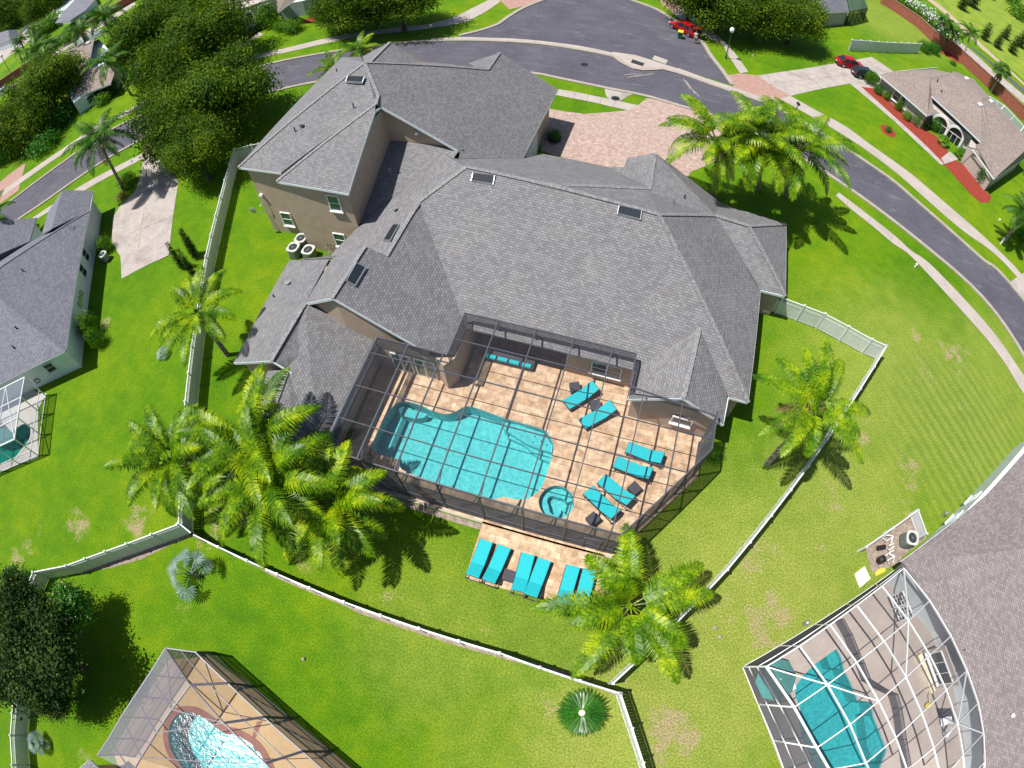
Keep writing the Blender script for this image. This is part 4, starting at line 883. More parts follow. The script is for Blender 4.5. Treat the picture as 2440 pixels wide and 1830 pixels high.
# seating in the shade of the covered lanai
t = thing('outdoor_sofa', (-7.0,19.3,DK), 'dark wicker sofa with turquoise cushions along the covered edge of the lanai', 'sofa')
b = MB(); b.box((-6.9,19.25,.22), (3.4,.75,.4)); b.box((-6.9,19.6,.5), (3.4,.14,.6)); b.build('frame', M['rattan'], t)
for k in range(4): b = MB(); b.box((-8.1+k*.8,19.0,.46), (.66,.26,.16)); b.build('cushion', M['cyan'], t)
# air conditioners
def aircon(p, label, r=.45, h=.85, group='round-cornered condensers by the two-storey wall'):
    t = thing('air_conditioner', p, label, 'air conditioner', group); z0 = p[2]
    ring = []
    for k in range(24):
        a = 2*math.pi*k/24; e = 4
        c_, s_ = math.cos(a), math.sin(a); rr = r*(abs(c_)**e+abs(s_)**e)**(-1/e); ring.append((p[0]+rr*c_, p[1]+rr*s_))
    b = MB(); b.prism([V(x,y) for x, y in ring], z0+.05, z0+h); b.build('casing', M['fin'], t)
    b = MB(); b.prism([V(p[0]+(x-p[0])*1.06, p[1]+(y-p[1])*1.06) for x, y in ring], z0, z0+.06); b.build('base_pan', M['blackmetal'], t)
    inner_ = [(p[0]+.76*r*math.cos(2*math.pi*k/24), p[1]+.76*r*math.sin(2*math.pi*k/24)) for k in range(24)]
    b = MB()
    for k in range(24):
        j = (k+1) % 24; q = [V(p[0]+(ring[k][0]-p[0])*1.03,p[1]+(ring[k][1]-p[1])*1.03,z0+h+.1), V(p[0]+(ring[j][0]-p[0])*1.03,p[1]+(ring[j][1]-p[1])*1.03,z0+h+.1), V(*inner_[j],z0+h+.1), V(*inner_[k],z0+h+.1)]
        b.slab(q, .12)
    top = b.build('top_cover', M['aircon'], t)
    b = MB(); b.tube([V(p[0],p[1],z0+h), V(p[0],p[1],z0+h+.02)], .74*r, 20); b.build('fan_well', M['rubber'], t)
    b = MB()
    for k in range(5):
        a = k*1.257; b.bar(V(p[0]+.06*math.cos(a),p[1]+.06*math.sin(a),z0+h+.06), V(p[0]+.66*r*math.cos(a+.2),p[1]+.66*r*math.sin(a+.2),z0+h+.04), .11, .012)
    b.tube([V(p[0],p[1],z0+h+.02), V(p[0],p[1],z0+h+.09)], .08, 8); b.build('fan', M['blackmetal'], t)
    b = MB()
    for k in range(10):
        a = k*math.pi/10; c_, s_ = math.cos(a)*.76*r, math.sin(a)*.76*r; b.bar(V(p[0]-c_,p[1]-s_,z0+h+.1), V(p[0]+c_,p[1]+s_,z0+h+.1), .008, .008)
    b.build('guard', M['metal'], t); return t
for (x, y, lab) in ((522,78,'pale condenser set furthest back of the three beside the two-storey wall'),(468,142,'pale condenser at the left of the three, nearest the lawn'),(574,160,'pale condenser at the right of the three, nearest the pipes')):
    p = P('D',x,y,.95); aircon((p.x,p.y,0), lab, .50)
p = P(9,1512,215,.9); aircon((p.x,p.y,0), 'square-cornered condenser by the lower right house wall', .48, group='other condensers')
p = P(4,655,20,.8); aircon((p.x,p.y,0), 'dark condenser beside the clipped hedge at the left house', .42, group='other condensers')
t = thing('wall_pipes', (-23.2,25.1,0), 'bent copper refrigerant pipes rising from the ground to the tan wall by the condensers', 'pipes')
for k in range(3): b = MB(); x = -23.9+k*.28; b.tube([V(x+.1,24.2,.08), V(x,24.7,.1), V(x,25.15,.7), V(x,25.33,1.0)], .045, 6); b.build('pipe', M['trunk'], t)
t = thing('satellite_dish', (-30.6,26.2,1.6), 'grey dish aerial on a bent arm at the corner of the two-storey wall', 'dish')
b = MB(); b.tube([V(-30.4,26.5,2.4), V(-30.9,26.1,2.5), V(-31.0,26.0,2.9)], .03, 6); b.build('arm', M['metal'], t)
b = MB(); b.ball((-31.05,25.9,3.0), .34, 12, 6, sc_=(1,.25,1)); b.build('dish', M['metal'], t, smooth=True)

# ------------------------------------------------------------------ neighbours
def house(name, loc, label, slopes, walls, roof_m, wall_m, h=2.7, caps=(), edges=(), gables=()):
    t = thing(name, loc, label, 'house'); b = MB()
    for w_ in walls: b.prism(w_, 0, h)
    for q in gables: b.slab(q, .1) if abs((q[1]-q[0]).cross(q[2]-q[0]).normalized().z) > .2 else b.poly(q)
    b.build('wall', M[wall_m], t)
    roof_part(t, slopes, roof_m, caps, roof_m if caps else 'cap', edges); return t
# left house
ax = Vector((.617,-.787,0)); bx = Vector((-.787,-.617,0)); LSE = P(4,420,630,3); LNE = P(1,575,1355,3)
L_ = (LSE-LNE).length; ap = (LSE+LNE)/2+bx*L_/2+V(0,0,4.4); far = bx*26
N3 = P(1,600,1225,3.0); N2 = P(1,310,1360,3.0); Nl = P(1,235,1400,3.0); Nm = (N3+N2)/2+V(0,0,1.7)
wl = ap+bx*12
H1 = house('house', (-50,14,0), 'white single-storey house with blue-grey shingle roof at the left edge',
 [[LSE, LNE, ap], [LSE, ap, ap+far, LSE+bx*(26+L_/2)], [LNE, ap, ap+far, LNE+bx*(26+L_/2)], [N3, Nm, Nm+ax*6.5+V(0,0,0), LNE+bx*.1], [N2, Nm, Nm+ax*6.5, N2+ax*4], [Nl, Nl+bx*5+V(0,0,2.6), Nl+bx*5+ax*7+V(0,0,2.6), Nl+ax*4], [Nl+bx*10, Nl+bx*5+V(0,0,2.6), Nl+bx*5+ax*7+V(0,0,2.6), Nl+bx*10+ax*4]],
 [[LNE-ax*0+bx*.5, LSE-ax*.5+bx*.5, LSE-ax*.5+bx*30, LNE+ax*.5+bx*30], [N3+bx*.5+ax*.4, LNE+ax*1+bx*.5, LNE+ax+bx*6, N2-bx*.2+ax*.4], [Nl+bx*.4+ax*.4, Nl+bx*.4+ax*6, Nl+bx*9.6+ax*6, Nl+bx*9.6+ax*.4]],
 'shingle_left', 'stucco_white', 2.85, [(LSE,ap),(LNE,ap),(ap,ap+far)], [[LNE,LSE],[LSE,LSE+bx*26],[N3,Nm],[Nm,N2],[N3,LNE],[Nl,Nl+bx*5+V(0,0,2.6)]])
wn = -bx
for d_ in (5.2, 7.4): window(H1, LNE+ax*d_+bx*.48-V(0,0,1.35), ax, 1.0, 1.3, wn, bars=(0,1), frame='trim')
for d_ in (3.0,): window(H1, LSE+bx*d_-ax*.47-V(0,0,1.35), bx, 1.0, 1.1, ax, bars=(0,1), frame='trim')
for d_ in (10.2, 10.9, 11.6): p = LNE+ax*d_+bx*.4-V(0,0,1.6); b = MB(); b.box(p, (.25,.35,.5)); b.build('meter_box', M['metal'], H1)
p = LSE+bx*5.1-ax*.3-V(0,0,2.0); b = MB(); b.tube([p+Vector((math.cos(a/2)*.28*bx.x, math.cos(a/2)*.28*bx.y, math.sin(a/2)*.28)) for a in range(13)], .05, 6); tag(b.build('garden_hose', M['blackmetal']), 'coiled dark garden hose on the white end wall of the left house', 'hose')
for q_ in ((4,150,125),(4,108,490),(4,92,615)): pipe(H1, on_roof(*q_), r=.07)
p = on_roof(1,455,1480); b = MB(); b.tube([p, p+V(-.3,.1,1.0), p+V(-.9,.3,1.9)], .04, 5); b.bar(p+V(-1.2,0,1.9), p+V(-.6,.6,1.9), .05, .05); tag(b.build('roof_aerial', M['metal'], loc=p), 'thin metal aerial standing on the blue-grey roof of the left house', 'aerial')
# white enclosure of the left house
cz = 3.1; c1_, c2_ = V(-44.1,5.5), V(-40.9,.7); cb = bx
cw = thing('screen_enclosure', (c2_.x,c2_.y,0), 'white-framed pool screen enclosure attached to the left house', 'screen enclosure')
b = MB(); e_ = (c2_-c1_); n_ = 3
for k in range(n_+1):
    p = c1_+e_*k/n_
    b.bar(p+V(0,0,cz), p+cb*12+V(0,0,cz), .1, .12); b.bar(p+V(0,0,.05), p+V(0,0,cz), .1, .1, up=(0,1,0))
for k in range(5):
    q = c1_+cb*k*2.4; b.bar(q+V(0,0,cz), q+e_+V(0,0,cz), .08, .1); b.bar(q+e_+V(0,0,.05), q+e_+V(0,0,cz), .09, .09, up=(0,1,0))
for z in (.08, 1.0): b.bar(c1_+V(0,0,z), c2_+V(0,0,z), .06, .07); b.bar(c2_+V(0,0,z), c2_+cb*12+V(0,0,z), .06, .07)
b.bar(c1_+cb*2.4+V(0,0,cz), c2_+V(0,0,cz), .07, .08)
b.build('frame', M['whitepaint'], cw)
b = MB(); b.slab([c1_+V(0,0,cz+.07), c2_+V(0,0,cz+.07), c2_+cb*12+V(0,0,cz+.07), c1_+cb*12+V(0,0,cz+.07)], .004); b.poly([c1_+V(0,0,.05), c2_+V(0,0,.05), c2_+V(0,0,cz), c1_+V(0,0,cz)]); b.poly([c2_+V(0,0,.05), c2_+cb*12+V(0,0,.05), c2_+cb*12+V(0,0,cz), c2_+V(0,0,cz)]); b.build('screen', M['screen_light'], cw)

# lower right house and its white enclosure
r1, r2_, r3_, r4_ = P(9,1445,360,2.8), P(9,1755,825,2.9), P(9,1950,1445,3.0), P(9,1968,1700,3.0)
rm1, rm2, rm3 = P(9,1620,610,2.85), P(9,1855,1045,2.95), P(9,1920,1245,3.0); e1_ = P(6,1970,1530,2.8)
cr = V(38,14,7.2); cr2 = V(42,2,7.2)
H2 = house('house', (30,8,0), 'single-storey house with mauve-brown shingle roof filling the lower right corner',
 [[r1, e1_, cr], [r1, cr, cr2, V(31,-8,3.0), r4_, r3_, rm3, rm2, r2_, rm1], [e1_, P(6,2330,1120,2.8), V(46,24,6.0), cr], [cr, V(46,24,6), V(60,10,3), cr2]],
 [[V(20.4,10.6), V(33.8,23.2), V(50,24), V(50,-10), V(31.5,-10), V(29.2,0), V(27.3,4), V(24.7,7.6)]], 'shingle_mauve', 'stucco_white', 2.7, (), [[r1,e1_],[e1_,P(6,2330,1120,2.8)]])
wd = (V(33.8,23.2)-V(20.4,10.6)).normalized(); wnn = Vector((-wd.y, wd.x, 0))
for d_ in (6.8, 9.4): window(H2, V(20.4,10.6)+wd*d_+wnn*.02+V(0,0,1.5), wd, .9, 1.1, wnn, bars=(0,1), frame='trim')
p = on_roof(9,2135,1330); b = MB(); b.ball(p+V(0,0,.12), .16, 8, 5); b.build('roof_vent', M['whitepaint'], H2)
p = on_roof(9,1835,918); pipe(H2, p, .1)
ce = thing('screen_enclosure', (11.5,3.7,0), 'white-framed dome-roofed screen enclosure over the lower right pool', 'screen enclosure')
rows = [[(270,785),(480,1090),(650,1395),(745,1560),(840,1720)],[(520,630),(730,920),(900,1220),(1020,1510),(1110,1700)],[(750,470),(950,755),(1115,1045),(1245,1320),(1330,1560)],[(950,325),(1155,595),(1320,865),(1440,1135),(1530,1395)],[(1140,180),(1340,440),(1500,700),(1625,960),(1710,1215)],[(1305,45),(1500,290),(1660,555),(1780,815),(1865,1060)]]
rz_ = [3.4,3.8,4.05,4.05,3.75,3.0]
nodes = [[P('G',x,y,rz_[i]) for x, y in r] for i, r in enumerate(rows)]
nodes[4].append(P('G',1752,1450,3.75)); nodes[5] += [P('G',1905,1290,3.0), P('G',1915,1500,3.0)]; nodes[3].append(P('G',1590,1640,4.05)); nodes[4].append(P('G',1770,1650,3.75)); nodes[5].append(P('G',1900,1700,3))
b = MB()
for i, r in enumerate(nodes):
    for a, c in zip(r, r[1:]): b.bar(a, c, .075 if i else .12, .12)
for i in range(5):
    for j in range(min(len(nodes[i]), len(nodes[i+1]))): b.bar(nodes[i][j], nodes[i+1][j], .06, .1)
for a, c in ((nodes[0][0],nodes[1][1]),(nodes[1][1],nodes[2][2]),(nodes[5][0],nodes[4][1]),(nodes[4][1],nodes[3][2]),(nodes[5][3],nodes[4][4]),(nodes[4][4],nodes[5][5])): b.bar(a, c, .07, .09)
b.build('roof_frame', M['whitepaint'], ce)
b = MB(); base = [V(p.x, p.y, .03) for p in nodes[0]]; b_b = [P('G',x,y,.03) for x, y in ((95,787),(210,1068),(325,1340),(405,1560),(470,1720))]
for p, q in zip(nodes[0], b_b): b.bar(p, q, .09, .09, up=(0,1,0)); b.bar(p.lerp(q,.7), q, .09, .09, up=(0,1,0))
for f_ in (.36,.72,1.0):
    for j in range(4): b.bar(nodes[0][j].lerp(b_b[j],f_), nodes[0][j+1].lerp(b_b[j+1],f_), .07, .07)
nb = [P('G',95,787,.03).lerp(P('G',1290,22,.03), k/5) for k in range(6)]; nt_ = [nodes[i][0] for i in range(6)]
for p, q in zip(nt_, nb): b.bar(p, q, .06, .06, up=(0,1,0))
for f_ in (.35,1.0):
    for j in range(5): b.bar(nt_[j].lerp(nb[j],f_), nt_[j+1].lerp(nb[j+1],f_), .06, .06)
b.build('wall_frame', M['whitepaint'], ce)
b = MB()
for i in range(5):
    for j in range(min(len(nodes[i]), len(nodes[i+1]))-1):
        q = [nodes[i][j],nodes[i+1][j],nodes[i+1][j+1],nodes[i][j+1]]; b.poly([p+V(0,0,.06) for p in q])
b.build('roof_screen', M['screen'], ce)
b = MB()
for j in range(4): b.poly([nodes[0][j],b_b[j],b_b[j+1],nodes[0][j+1]])
for j in range(5): b.poly([nt_[j],nb[j],nb[j+1],nt_[j+1]])
b.build('wall_screen', M['screen_wall'], ce)
# things on that deck
p = P('G',355,880,2.1); t = thing('parasol', (p.x,p.y,.03), 'faded teal octagonal parasol open over the lower right pool deck', 'parasol')
b = MB(); o8 = [V(p.x+1.25*math.cos(k*math.pi/4+.3), p.y+1.25*math.sin(k*math.pi/4+.3), 1.95) for k in range(8)]
for k in range(8): b.slab([V(p.x,p.y,2.5), o8[k], o8[(k+1) % 8]], .015)
b.build('canopy', M['teal_cloth'], t); b = MB(); b.tube([V(p.x,p.y,.03), V(p.x,p.y,2.6)], .03, 8); b.build('pole', M['whitepaint'], t)
b = MB(); b.tube([V(p.x,p.y,.03), V(p.x,p.y,.12)], .28, 12); b.build('base', M['concrete'], t)
p = P('G',445,925,.7); t = thing('patio_table', (p.x,p.y,.03), 'small white patio table half under the teal parasol', 'table'); b = MB(); b.box((p.x,p.y,.7), (.7,.7,.04), .5); b.build('top', M['whitepaint'], t)
for sx in (-1,1):
    for sy in (-1,1): b = MB(); b.tube([V(p.x+sx*.25,p.y+sy*.25,.03), V(p.x+sx*.25,p.y+sy*.25,.69)], .02, 6); b.build('leg', M['whitepaint'], t)
# low mesh safety fence across the deck
sf = [P('G',x,y,.03) for x, y in ((785,445),(850,560),(905,700),(940,770),(985,890),(1100,960),(1185,1000),(1215,1100),(1250,1330),(1290,1560))]
t = thing('safety_fence', sf[0], 'low black mesh child-safety fence winding between the lower right pool and the house', 'fence'); b = MB(); b2 = MB()
for k, p in enumerate(sf):
    b.bar(p, p+V(0,0,1.15), .04, .04, up=(0,1,0))
    if k: b.bar(sf[k-1]+V(0,0,1.15), p+V(0,0,1.15), .03, .03); b2.poly([sf[k-1], p, p+V(0,0,1.15), sf[k-1]+V(0,0,1.15)])
b.build('post_rail', M['blackmetal'], t); b2.build('mesh', M['screen_wall'], t)
# patio doors and windows of the lower right house face the deck
w1 = P('G',1270,290,1.2)
for k, (x, y, lab) in enumerate(((1270,280,0),(1312,380,0))):
    c_ = P('G',x,y,1.4); dirv = (P('G',1395,600,1.4)-P('G',1230,220,1.4)).normalized(); nv = Vector((dirv.y,-dirv.x,0)); nv = nv if nv.dot(V(-1,0,0)) > 0 else -nv
    window(H2, c_, dirv, .8, 1.5, nv, bars=(2,4), d=.05, sill=False)
p0 = P('G',1395,700,0); p1_ = P('G',1500,980,0); dv = (p1_-p0).normalized(); nv = Vector((-dv.y, dv.x, 0)); nv = nv if nv.x > 0 else -nv
b = MB(); b.bar(p0+V(0,0,.25), p1_+V(0,0,.25), .35, .5); tag(b.build('bench_wall', M['cream'], loc=p0), 'low cream plastered bench wall in front of the lower right house windows', 'bench')
b = MB(); b.bar(p0+nv*.6+V(0,0,1.25), p1_+nv*.6+V(0,0,1.25), .12, 2.5); b.build('lanai_wall', M['stucco_cream'], H2)
window(H2, (p0+p1_)/2+nv*.53+V(0,0,1.3), dv, 2.3, 1.5, -nv, bars=(2,0))
t = thing('patio_chair', P('G',1580,1200,.03), 'white tubular patio chair by the dark mat on the lower right deck', 'chair', 'white patio chairs')
cp = P('G',1580,1200,0)
b = MB(); b.box(cp+V(0,0,.42), (.5,.5,.04), .4); b.build('seat', M['whitepaint'], t); b = MB(); b.box(cp+V(.23,.1,.7), (.05,.5,.5), .4); b.build('backrest', M['whitepaint'], t)
for sx in (-1,1):
    for sy in (-1,1): b = MB(); b.tube([cp+V(sx*.2,sy*.2,.03), cp+V(sx*.2,sy*.2,.42)], .02, 6); b.build('leg', M['whitepaint'], t)
cp2 = P('G',1605,1285,0); copy_tree(t, (cp2.x,cp2.y,.03), 2.2, 'white tubular patio chair turned away, below the other on the lower right deck')
b = MB(); b.slab([P('G',1550,1098,.06), P('G',1690,1100,.06), P('G',1700,1190,.06), P('G',1570,1170,.06)], .02); tag(b.build('door_mat', M['rattan'], loc=P('G',1600,1130,.04)), 'dark grey mat on the deck above the white chairs', 'mat')
cp = P('G',1475,1080,0); b = MB(); b.ball(cp+V(0,0,.25), .28, 8, 5, sc_=(1,.8,.8)); b.tube([cp+V(0,.2,.3), cp+V(-.2,.6,.5), cp+V(-.1,.9,.2)], .03, 5); tag(b.build('pool_toy', M['yellow'], loc=cp), 'yellow and black coiled pool cleaner on the lower right deck', 'pool cleaner')
# pump equipment bed by the lower right house
b = MB(); q = [P(9,1150,440,.08), P(9,1212,392,.08), P(9,1250,470,.08), P(9,1182,528,.08)]; b.slab(q, .08); tag(b.build('concrete_pad', M['cream'], loc=q[0]), 'pale rectangular pad on the grass by the pump equipment', 'pad')
pq = [P(9,1215,268,.9), P(9,1548,38,.9)]
t = fence('equipment_fence', [P(9,1222,272,1.1), P(9,1545,42,1.1)], 'low white fence panel around the pool pump equipment, long side', lattice=False, h=1.1, step=2.5, group='equipment fences', cap=.12)
fence('equipment_fence', [P(9,1548,42,1.1), P(9,1602,190,1.1)], 'low white fence panel closing the end of the pump equipment bed by the condenser', lattice=False, h=1.1, step=2.5, group='equipment fences', cap=.12)
t = thing('pool_pump', P(9,1305,330,.02), 'black pool pump and filter with white pipes in the gravel bed', 'pump')
p = P(9,1300,360,0); b = MB(); b.tube([p+V(0,0,.05), p+V(0,0,.6), p+V(0,0,.72)], [.26,.26,.12], 14); b.build('filter_tank', M['blackmetal'], t)
p = P(9,1300,290,0); b = MB(); b.tube([p+V(-.25,0,.25), p+V(.35,.2,.25)], .16, 10); b.build('motor', M['blackmetal'], t)
ro = random.Random(3); b = MB()
for k in range(7):
    a_ = P(9,1335,215,0).lerp(P(9,1345,360,0), k/6); b.tube([a_+V(ro.uniform(-.3,.3),ro.uniform(-.3,.3),.1), a_+V(ro.uniform(-.2,.2),ro.uniform(-.2,.2),.45), a_+V(.4,ro.uniform(-.3,.3),.45), a_+V(.5,ro.uniform(-.3,.3),.1)], .035, 6)
b.build('pipework', M['whitepaint'], t)
b = MB(); q = [P(9,1280,430,.1), P(9,1300,410,.1), P(9,1340,402,.1), P(9,1345,422,.1), P(9,1285,455,.1)]; b.slab(q, .1); tag(b.build('pool_float', M['yellow'], loc=q[0]), 'yellow foam float left on the gravel beside the white enclosure', 'pool float')
for (t_, x, y, lab) in ((9,830,755,'grey garden spigot cover on the grass beside the white enclosure'),(9,1700,75,'black and white hose tap box at the foot of the lower right house wall')):
    p = P(t_,x,y,0); b = MB(); b.tube([p, p+V(0,0,.45)], .14, 8); b.ball(p+V(0,0,.5), .18, 8, 5); tag(b.build('hose_box', M['metal'], loc=p), lab, 'hose box')

# bottom-left bronze cage and roof corner
zc = 2.5
cs = thing('screen_enclosure', P('K',900,300,0), 'dark bronze screen enclosure with angled end over the bottom left pool', 'screen enclosure')
a1, a2 = P('K',675,85,zc), P('K',920,118,zc)
Lf = [a1, P('K',540,300,zc), P('K',420,480,zc), P('K',310,650,zc), P('K',205,830,zc), P('K',112,968,zc)]
Rf = [a2, P('K',1185,372,zc), P('K',1482,652,zc), P('K',1800,935,zc), P('K',2080,1180,zc)]
Rg = [a1, P('K',878,386,3.3), P('K',1152,700,3.6), P('K',1495,1032,3.8), P('K',1800,1330,3.8)]
Lg = [Rg[1], P('K',725,588,3.4), P('K',597,782,3.4), P('K',475,980,3.4), P('K',400,1110,3.4)]
b = MB()
for r in (Lf, Rf, Rg, Lg):
    for a, c in zip(r, r[1:]): b.bar(a, c, .07, .12)
b.bar(a1, a2, .07, .1)
for i in range(1, 4): b.bar(Rg[i], Rf[i], .14, .2)
for i in range(1, 5): b.bar(Lf[i], Lg[min(i,4)], .06, .09)
for a, c in ((Lf[0],Lg[1]),(Lg[1],Rg[2]),(Lg[2],Rg[2]),(Lg[3],Rg[3]),(Rg[2],Rg[3])): b.bar(a, c, .05, .08)
b.bar(Rg[2].lerp(Rf[2],.5), Rg[3].lerp(Rf[3],.5), .05, .08); b.bar(Rg[1].lerp(Rf[1],.5), Rg[2].lerp(Rf[2],.5), .05, .08); b.bar(a2.lerp(a1,.5), Rg[1].lerp(Rf[1],.5), .05, .08); b.bar(Rg[3].lerp(Rf[3],.5), Rg[4].lerp(Rf[4],.5), .05, .08)
b.build('roof_frame', M['bronze'], cs)
b = MB(); gr = [P('K',1060,120,.03), P('K',1388,398,.03), P('K',1702,660,.03), P('K',2040,935,.03), P('K',2330,1180,.03)]
for p, q in zip(Rf, gr): b.bar(p, q, .12, .12, up=(0,1,0))
for f_ in (.5, 1.0):
    for j in range(4): b.bar(Rf[j].lerp(gr[j],f_), Rf[j+1].lerp(gr[j+1],f_), .05, .06)
gl_ = [V(p.x,p.y,.03) for p in Lf]
for p, q in zip(Lf, gl_): b.bar(p, q, .07, .07, up=(0,1,0))
for f_ in (.6, 1.0):
    for j in range(5): b.bar(Lf[j].lerp(gl_[j],f_), Lf[j+1].lerp(gl_[j+1],f_), .05, .06)
b.bar(Rf[1], gr[2], .05, .05); b.bar(Rf[2], gr[3], .05, .05)
b.build('wall_frame', M['bronze'], cs)
b = MB(); bh = MB(); u_ = V(0,0,.07)
for j in range(5): bh.poly([Lf[j]+u_, Lf[j+1]+u_, (Lg[min(j+1,4)] if j < 4 else Lg[4])+u_, (Lg[j] if j else Rg[1])+u_]) if j < 5 and j > 0 else bh.poly([Lf[0]+u_, Lf[1]+u_, Lg[1]+u_, Rg[1]+u_])
for j in range(4): b.poly([Rg[j]+u_, Rf[j]+u_, Rf[j+1]+u_, Rg[j+1]+u_])
b.poly([Rg[1]+u_, Lg[1]+u_, Lg[2]+u_, Rg[2]+u_]); b.poly([Rg[2]+u_, Lg[2]+u_, Lg[3]+u_, Rg[3]+u_]); b.poly([Rg[3]+u_, Lg[3]+u_, Lg[4]+u_, Rg[4]+u_])
b.build('roof_screen', M['screen'], cs); bh.build('roof_screen', M['screen_sunlit'], cs)
b = MB()
for j in range(4): b.poly([Rf[j], Rf[j+1], gr[j+1], gr[j]])
for j in range(5): b.poly([Lf[j], Lf[j+1], gl_[j+1], gl_[j]])
b.poly([a1, a2, gr[0], gl_[0]]); b.build('wall_screen', M['screen_wall'], cs)
rc = P(7,568,1608,2.7); rd_ = P(7,660,1700,2.7); re_ = P(7,470,1690,2.7)
house('house', (rc.x,rc.y,0), 'grey shingle roof corner showing at the bottom edge beside the bronze cage', [[rc, rd_+(rd_-rc)*5, rd_+(rd_-rc)*5+(re_-rc)*4+V(0,0,2.5), re_+(re_-rc)*4]], [[rc+(rd_-rc)*.2+(re_-rc)*.2, rd_+(rd_-rc)*4.6+(re_-rc)*.3, rd_+(rd_-rc)*4.6+(re_-rc)*3.6, re_+(re_-rc)*3.6+(rd_-rc)*.2]], 'shingle', 'stucco', 2.5, (), [[rc,rd_+(rd_-rc)*5],[rc,re_+(re_-rc)*4]])

# right-hand tan house with arched entry
Z = 2.5
o = lambda a, c, z: P('O', a, c, z)
A_, B_, C_ = o(190,145,Z), o(475,388,Z), o(518,376,Z+.1)
D_ = o(490,170,4.6); F_ = o(500,270,3.4); G_ = o(795,545,3.4); G2 = o(850,523,3.6); I_ = o(800,290,5.6); J_ = o(845,275,5.4); K_ = o(620,135,5.2)
S_ = o(875,765,Z); E2 = o(1060,640,Z); T_ = o(745,585,2.9); U_ = o(855,700,Z+.1)
bk = [o(275,125,3.2), o(535,100,3.2), o(625,135,3.0), o(750,170,3.0)]
H3 = house('house', (33,66,0), 'tan-roofed single-storey house with white arches and red mulch beds on the right',
 [[A_, B_, C_, F_+V(0,0,-.1), D_], [A_, D_, K_, bk[0]], [bk[0], K_, o(500,112,3.3)], [K_, bk[2]+V(0,0,.4), bk[3], J_, I_+V(0,0,-.1)], [F_, I_, K_, D_], [F_, G_, G2, I_], [I_, G2, T_+V(.4,.4,.4), S_, E2, o(1100,560,4.6), J_], [o(690,570,2.6), o(745,585,2.9), o(850,703,2.6), o(862,690,2.8), o(830,600,3.6)]],
 [[V(A_.x+.5,A_.y+.4), V(B_.x+.1,B_.y+.6), V(C_.x+.2,C_.y+1.6), V(G_.x-.2,G_.y+2.2), V(T_.x,T_.y+1.0), V(S_.x+.1,S_.y+.6), V(E2.x-.5,E2.y), V(E2.x+2,E2.y+6), V(J_.x-1,J_.y), V(bk[3].x,bk[3].y-.5), V(bk[2].x,bk[2].y-1), V(bk[0].x+.5,bk[0].y-.5)]], 'shingle_tan', 'stucco_cream', 2.5, (), [[A_,B_],[B_,C_],[F_,G_],[G_,G2],[o(690,570,2.6),o(745,585,2.9)],[T_,S_],[S_,E2],[A_,bk[0]],[bk[0],bk[1]]])
def arch(parent, c, u, r, h, n, nm='arch'):
    b = MB(); u = Vector(u).normalized(); n = Vector(n).normalized(); c = Vector(c)
    pts = [c-u*r]+[c+V(0,0,h)+u*(-r*math.cos(a))+V(0,0,r*math.sin(a)) for a in [k*math.pi/12 for k in range(13)]]+[c+u*r]
    for a, d in zip(pts, pts[1:]): b.bar(a, d, .3, .22, up=n)
    f = b.build(nm, M['whitepaint'], parent)
    b = MB(); q = [p-n*.12 for p in pts]; b.poly(q); b.poly([p-n*.06 for p in q][::-1]); b.build('pane', M['glass'], f)
    b = MB()
    for k in (-.33,.33): b.bar(c+u*r*k-n*.02, c+u*r*k-n*.02+V(0,0,h), .06, .06, up=n)
    b.bar(c-u*r+V(0,0,h)-n*.02, c+u*r+V(0,0,h)-n*.02, .06, .06, up=n); b.build('mullion', M['whitepaint'], f); return f
ud = (G_-F_); ud.z = 0; ud.normalize(); nd_ = Vector((ud.y,-ud.x,0)); nd_ = nd_ if nd_.y < 0 else -nd_
f0 = V(F_.x,F_.y); f1 = V(G_.x,G_.y)
b = MB(); b.slab([V(F_.x,F_.y,3.3)+ud*.2, V(G_.x,G_.y,3.3)-ud*.2, V(G_.x,G_.y,3.3)-ud*.2-nd_*2.6, V(F_.x,F_.y,3.3)+ud*.2-nd_*2.6], .1)
w0 = V(F_.x,F_.y,0)-nd_*.4; w1_ = V(G_.x,G_.y,0)-nd_*.4

Lw = (w1_-w0).length
wa, wb_ = V(C_.x+.2,C_.y+1.6), V(G_.x-.2,G_.y+2.2); wu = (wb_-wa).normalized(); wn2 = Vector((wu.y,-wu.x,0)); wn2 = wn2 if wn2.y < 0 else -wn2
for k, f_ in enumerate((.30,.68)): arch(H3, wa+(wb_-wa)*f_+wn2*.18, wu, 1.15, 1.3, wn2, 'arch')
ua = (B_-A_); ua.z = 0; ua.normalize(); na = Vector((ua.y,-ua.x,0)); na = na if na.y < 0 else -na
for f_ in (.40,.55): window(H3, V(A_.x,A_.y,1.35)+V(.35,.45,0)+(V(B_.x,B_.y)-V(A_.x,A_.y))*f_, ua, 1.2, 1.4, na, bars=(0,1))
us = (S_-T_); us.z = 0; us.normalize(); ns = Vector((us.y,-us.x,0)); ns = ns if ns.y < 0 else -ns
arch(H3, V(T_.x,T_.y)+us*1.8+ns*(-.55)+V(0,0,.5), us, .75, .9, ns, 'arched_window')
for (x, y) in ((535,183),(560,245)): pipe(H3, on_roof('O',x,y), .3, .08)
for (x, y) in ((790,328),(855,308),(710,172)): p = on_roof('O',x,y); b = MB(); b.box(p+V(0,0,.12), (.6,.6,.25), .5); b.build('roof_vent', M['whitepaint'], H3)
ce3 = thing('screen_enclosure', V(48,82,0), 'white-framed screen roof behind the tan house with arches', 'screen enclosure'); b = MB(); b2 = MB()
ta = [o(845,275,3.0), o(935,330,3.0), o(1052,455,3.0), o(1130,600,3.0)]; tb = [o(880,335,3.1), o(905,360,3.1), o(1010,505,3.1), o(1090,650,3.1)]
